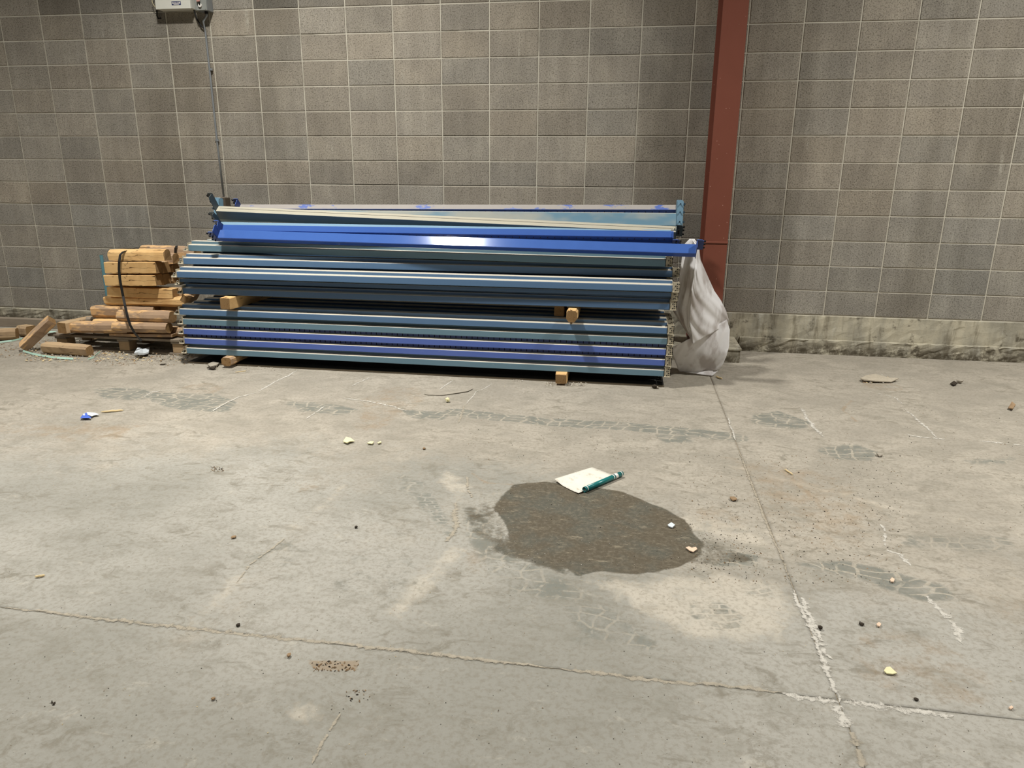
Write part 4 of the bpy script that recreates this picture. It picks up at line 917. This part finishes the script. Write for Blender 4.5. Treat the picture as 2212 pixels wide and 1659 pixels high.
def flake(label, cat, pxs, z, mat, name='chip', th=.003, bend=.004, group=None, seed=1):
    rr = random.Random(seed); P = [onZ(x, y) for x, y in pxs]; c = sum(P, Vector())/len(P); bm = bmesh.new()
    top = [bm.verts.new((p.x-c.x, p.y-c.y, z+rr.uniform(0, bend))) for p in P]; bot = [bm.verts.new((p.x-c.x, p.y-c.y, .0005+max(0, v.co.z-th-.0005)*.7)) for p, v in zip(P, top)]
    ct = bm.verts.new((0, 0, z+bend*.8)); n = len(P)
    for i in range(n):
        bm.faces.new((top[i], top[(i+1) % n], ct)); bm.faces.new((bot[(i+1) % n], bot[i], top[i], top[(i+1) % n]) if False else (bot[i], bot[(i+1) % n], top[(i+1) % n], top[i]))
    bm.faces.new(bot[::-1])
    o = mesh_obj(name, bm, M[mat], loc=(c.x, c.y, 0)); tag(o, label, cat, group); return o
def pebble(label, cat, px, py, r, mat, name='pebble', seed=1, flat=.7, group=None):
    p = onZ(px, py); bm = bmesh.new(); bmesh.ops.create_icosphere(bm, subdivisions=1, radius=r); rr = random.Random(seed)
    for v in bm.verts: v.co *= rr.uniform(.7, 1.2); v.co.z *= flat
    mz = min(v.co.z for v in bm.verts); o = mesh_obj(name, bm, M[mat], loc=(p.x, p.y, -mz)); tag(o, label, cat, group); return o
wr = empty('wrapper', onZ(193, 902)); tag(wr, 'small torn blue and white wrapper on the floor near the pallet', 'wrapper')
for pxs, mt, nm in (([(174,908),(180,898),(188,895),(190,901),(198,906),(197,907.5)], 'blue_print', 'printed_panel'), ([(188,895),(206,895),(215,899),(204,901),(199,904),(190,901)], 'paleblue', 'inner_panel'), ([(176,904),(182,896),(187,896),(181,905),(178,908)], 'paleblue', 'fold')):
    P = [onZ(*q) for q in pxs]; bm = bmesh.new(); vs = [bm.verts.new((p_.x, p_.y, .008+.006*R0.random())) for p_ in P]; bm.faces.new(vs)
    o = rel(mesh_obj(nm, bm, M[mt]), wr); o.modifiers.new('t', 'SOLIDIFY').thickness = .0012
def stick(label, a, b, r, mat, name='stick', cat='stick'):
    A2, B2 = onZ(*a), onZ(*b); bm = bmesh.new(); n = 6; rr = random.Random(int(a[0])); pts = [A2.lerp(B2, k/n)+Vector((0, rr.uniform(-1, 1)*r*.5, r+rr.uniform(0, r*.4))) for k in range(n+1)]
    tube(bm, pts, [r*.5]+[r]*(n-1)+[r*.45], 6); o = mesh_obj(name, bm, M[mat]); tag(o, label, cat)
stick('thin pale wooden stick lying beside the blue and white wrapper', (219, 892), (267, 888), .006, 'chip_wood')
stick('short curled twig on the grey floor far from the stack, in the front corner', (76, 1248), (97, 1245), .004, 'chip_wood', 'twig', 'twig')
stick('pale splinter lying along the faint joint between the stack and the floor patch', (1695, 1015), (1712, 1027), .004, 'chip_wood', 'splinter', 'splinter')
stick('short pale splinter beside the bottom corner of the plastic sheet', (1546, 815), (1560, 820), .006, 'chip_wood', 'splinter', 'splinter')
stick('thin pale splinter in front of the chamfered timber spacer', (508, 805), (532, 802), .003, 'chip_wood', 'splinter', 'splinter')
stick('dark little twig by the dusty edge of the pallet', (345, 789), (360, 788), .005, 'chip_dark', 'twig', 'twig')
flake('pale yellow paper scrap alone on the grey floor near the salt crossing', 'paper scrap', [(1910,1449),(1914,1445),(1922,1444),(1930,1450),(1937,1457),(1928,1459),(1915,1458),(1909,1453)], .004, 'chip_cream', 'paper_scrap', .002, .004)
flake('pink heart-shaped chip at the edge of the damp patch', 'chip', [(1481,1185),(1488,1184),(1494,1187),(1503,1184),(1506,1189),(1497,1195),(1490,1193)], .005, 'chip_pink', 'chip', .002, .004)
flake('light grey chip inside the damp patch', 'chip', [(1442,1136),(1450,1132),(1458,1137),(1452,1142),(1445,1140)], .006, 'paleblue', 'chip', .003, .003)
flake('pinkish chip on the hexagonal tyre print', 'chip', [(1922,1255),(1926,1252),(1932,1255),(1930,1260),(1924,1260)], .006, 'chip_pink')
flake('small pinkish chip between the salt streaks near the white crossing', 'chip', [(1893,1350),(1898,1348),(1903,1352),(1900,1356),(1895,1355)], .005, 'chip_pink')
flake('tiny cream chip near the far salt joint end', 'chip', [(2178,1531),(2184,1529),(2188,1533),(2183,1535)], .005, 'chip_pink')
flake('cream wood shaving in a torn heap, nearer the two by the beige dust', 'wood shaving', [(741,957),(748,950),(758,952),(766,956),(756,958),(750,961)], .008, 'chip_cream', 'wood_shaving', .002, .012)
flake('cream wood shaving lying next to the torn heap', 'wood shaving', [(793,961),(800,956),(808,958),(804,962)], .008, 'chip_cream', 'wood_shaving', .002, .01, seed=4)
flake('very small cream shaving beside the other two shavings', 'wood shaving', [(815,960),(822,956),(824,959),(818,961)], .006, 'chip_cream', 'wood_shaving', .002, .006, seed=5)
pebble('cream stone chip in front of the stack, below the thin flat flake', 'stone', 967, 869, .018, 'chip_cream', 'stone', 6, .9)
pebble('tan crumb standing alone on the grey floor', 'crumb', 505, 1162, .013, 'chip_brown', 'crumb', 7, .45)
pebble('dark stone with a pale face at the corner of the dark sheet', 'stone', 1414, 839, .022, 'chip_dark', 'stone', 8, .8)
pebble('pale stone touching the dark stone at the corner of the dark sheet', 'stone', 1420, 840, .014, 'chip_grey', 'stone', 9, .8)
pebble('brown clod on the beige floor beyond the damp patch', 'clod', 1584, 1080, .022, 'chip_brown', 'clod', 10, .35)
pebble('little grey lump on the dark oval tyre mark', 'clod', 1900, 985, .020, 'chip_grey', 'clod', 11, .5)
pebble('black pebble close to the salt-lined joint', 'pebble', 1771, 1359, .009, 'chip_dark', 'pebble', 12, .8)
pebble('oval black pebble farther from the salt-lined joint', 'pebble', 1861, 1350, .009, 'chip_dark', 'pebble', 13, .6)
pebble('dark pebble beside the thin joint, alone on the grey floor', 'pebble', 515, 1352, .008, 'chip_dark', 'pebble', 14)
pebble('brown pebble near the patch of dark crumbs', 'pebble', 625, 1419, .008, 'chip_brown', 'pebble', 15)
pebble('dark red-brown pebble alone near the bottom of the photo', 'pebble', 461, 1511, .007, 'chip_brown', 'pebble', 16)
pebble('dark lump near the pale smear and thin scratch', 'pebble', 769, 1140, .008, 'chip_dark', 'pebble', 17)
pebble('dark seed-like crumb near the bottom edge of the photo', 'crumb', 1978, 1512, .008, 'chip_dark', 'crumb', 18, .5)
pebble('small brown clump beside the smallest cream shaving', 'clod', 916, 971, .010, 'chip_brown', 'clod', 19, .7)
flake('thin flat peeled flake of coating in front of the stack', 'flake', [(916,852),(922,845),(950,843),(975,848),(1000,845),(1022,841),(1010,847),(985,851),(955,855),(925,854)], .004, 'chip_grey', 'flake', .002, .004)
tt_ = flake('dry leaf scrap at the far side of the floor near the wall', 'leaf', [(2177,885),(2184,876),(2192,882),(2187,888)], .012, 'chip_brown', 'leaf', .002, .02)
flake('brittle curled scrap beside the pale lump, in front of the mossy footing', 'scrap', [(2052,831),(2060,827),(2068,832),(2060,835)], .01, 'chip_dark', 'scrap', .002, .008)
pebble('pale crumbly lump on the floor in front of the mossy footing', 'clod', 2073, 828, .024, 'chip_grey', 'clod', 22, .6)
flake('ragged tan scrap with torn edges lying before the foundation', 'scrap', [(1858,823),(1870,817),(1890,814),(1900,818),(1920,822),(1940,824),(1925,828),(1890,828),(1865,827)], .012, 'crumb', 'scrap', .002, .015, seed=5)
flake('crumpled white plastic scrap by the pallet foot', 'plastic scrap', [(291,772),(300,764),(312,761),(325,763),(322,769),(312,773),(300,777)], .03, 'paleblue', 'plastic_scrap', .003, .03, seed=8)
flake('torn grey bark piece in front of the chamfered spacer', 'bark piece', [(449,792),(462,785),(474,788),(470,794),(455,796)], .015, 'chip_grey', 'bark_piece', .003, .012, seed=9)
flake('dark bark piece lying nearest, in front of the torn grey one', 'bark piece', [(447,798),(458,795),(468,797),(462,800)], .012, 'chip_dark', 'bark_piece', .003, .006, seed=10)

# crumbs, litter and dust tufts: nobody could count them
def litter(name, label, regions, mats, seed):
    rr = random.Random(seed); bm = bmesh.new()
    for (xa, xb, ya, yb, n, smin, smax, zmax, mis) in regions:
        for _ in range(n):
            x = rr.uniform(xa, xb); y = rr.uniform(ya, yb); p = onZ(x, y); s = rr.uniform(smin, smax); z = rr.uniform(0, zmax)
            a = rr.uniform(0, PI); e = rr.uniform(.2, .7); dx, dy = Vector((math.cos(a), math.sin(a), 0))*s, Vector((-math.sin(a), math.cos(a), 0))*s*e
            q = [p+dx, p+dy, p-dx, p-dy]; b = [bm.verts.new((v.x, v.y, max(0, z-.001))) for v in q]; t_ = bm.verts.new((p.x, p.y, z+s*rr.uniform(.25, .8)))
            mi = rr.choice(mis)
            for k in range(4): bm.faces.new((b[k], b[(k+1) % 4], t_)).material_index = mi
            bm.faces.new(b[::-1]).material_index = mi
    o = mesh_obj(name, bm, [M[q] for q in mats]); tag(o, label, 'litter', None, 'stuff'); return o
MT = ['chip_grey', 'chip_brown', 'chip_dark', 'crumb', 'chip_wood', 'salt']
litter('dust_litter', 'ragged band of wood dust, bark crumbs and fluff along the pallet', [(50,420,752,782,700,.004,.016,.012,[0,0,3,1,4]), (60,180,735,760,260,.004,.014,.02,[0,3,1]), (200,420,765,790,260,.003,.010,.004,[0,3,1,5]), (0,240,742,772,300,.003,.012,.01,[0,3,1]), (440,640,785,800,120,.003,.009,.003,[0,3])], MT, 4)
litter('spacer_litter', 'pale fluff and crumbs around the foot of the pale timber spacer', [(1178,1196,826,834,60,.003,.009,.004,[0,5,3]), (1225,1268,824,834,110,.003,.011,.004,[0,5,3]), (1110,1130,820,826,40,.003,.009,.004,[0,5])], MT, 5)
litter('scrap_litter', 'torn tan shreds scattered before the foundation', [(1862,1936,814,828,60,.003,.012,.006,[0,1,4]), (1895,1906,812,820,20,.004,.010,.012,[0,5])], MT, 6)
litter('floor_grit', 'fine dark and pale grit scattered over the concrete floor', [(0,2212,850,1659,900,.0010,.0026,.0,[2,1,2,0]), (0,2212,830,1659,260,.001,.0028,.0,[5,4]), (1060,1640,1050,1230,420,.001,.0035,.0,[0,3,5,2]), (1480,1950,980,1260,900,.0015,.005,.0,[2,1,0]), (1700,2212,880,1150,300,.0015,.004,0,[2,1]), (1500,1640,1150,1230,120,.0015,.004,0,[1,0,2]), (1000,1480,900,1000,200,.0015,.004,.0,[2,1])], MT, 7)
litter('dark_crumbs', 'patch of dark crumbs pressed into the grey floor', [(672,775,1428,1450,60,.002,.007,.0,[2,1]), (108,118,1514,1524,10,.002,.005,.0,[2]), (455,485,1008,1020,60,.002,.005,.0,[1,2]), (745,800,1490,1515,26,.0015,.005,.0,[1,2])], MT, 8)
print('objects', len(bpy.data.objects))
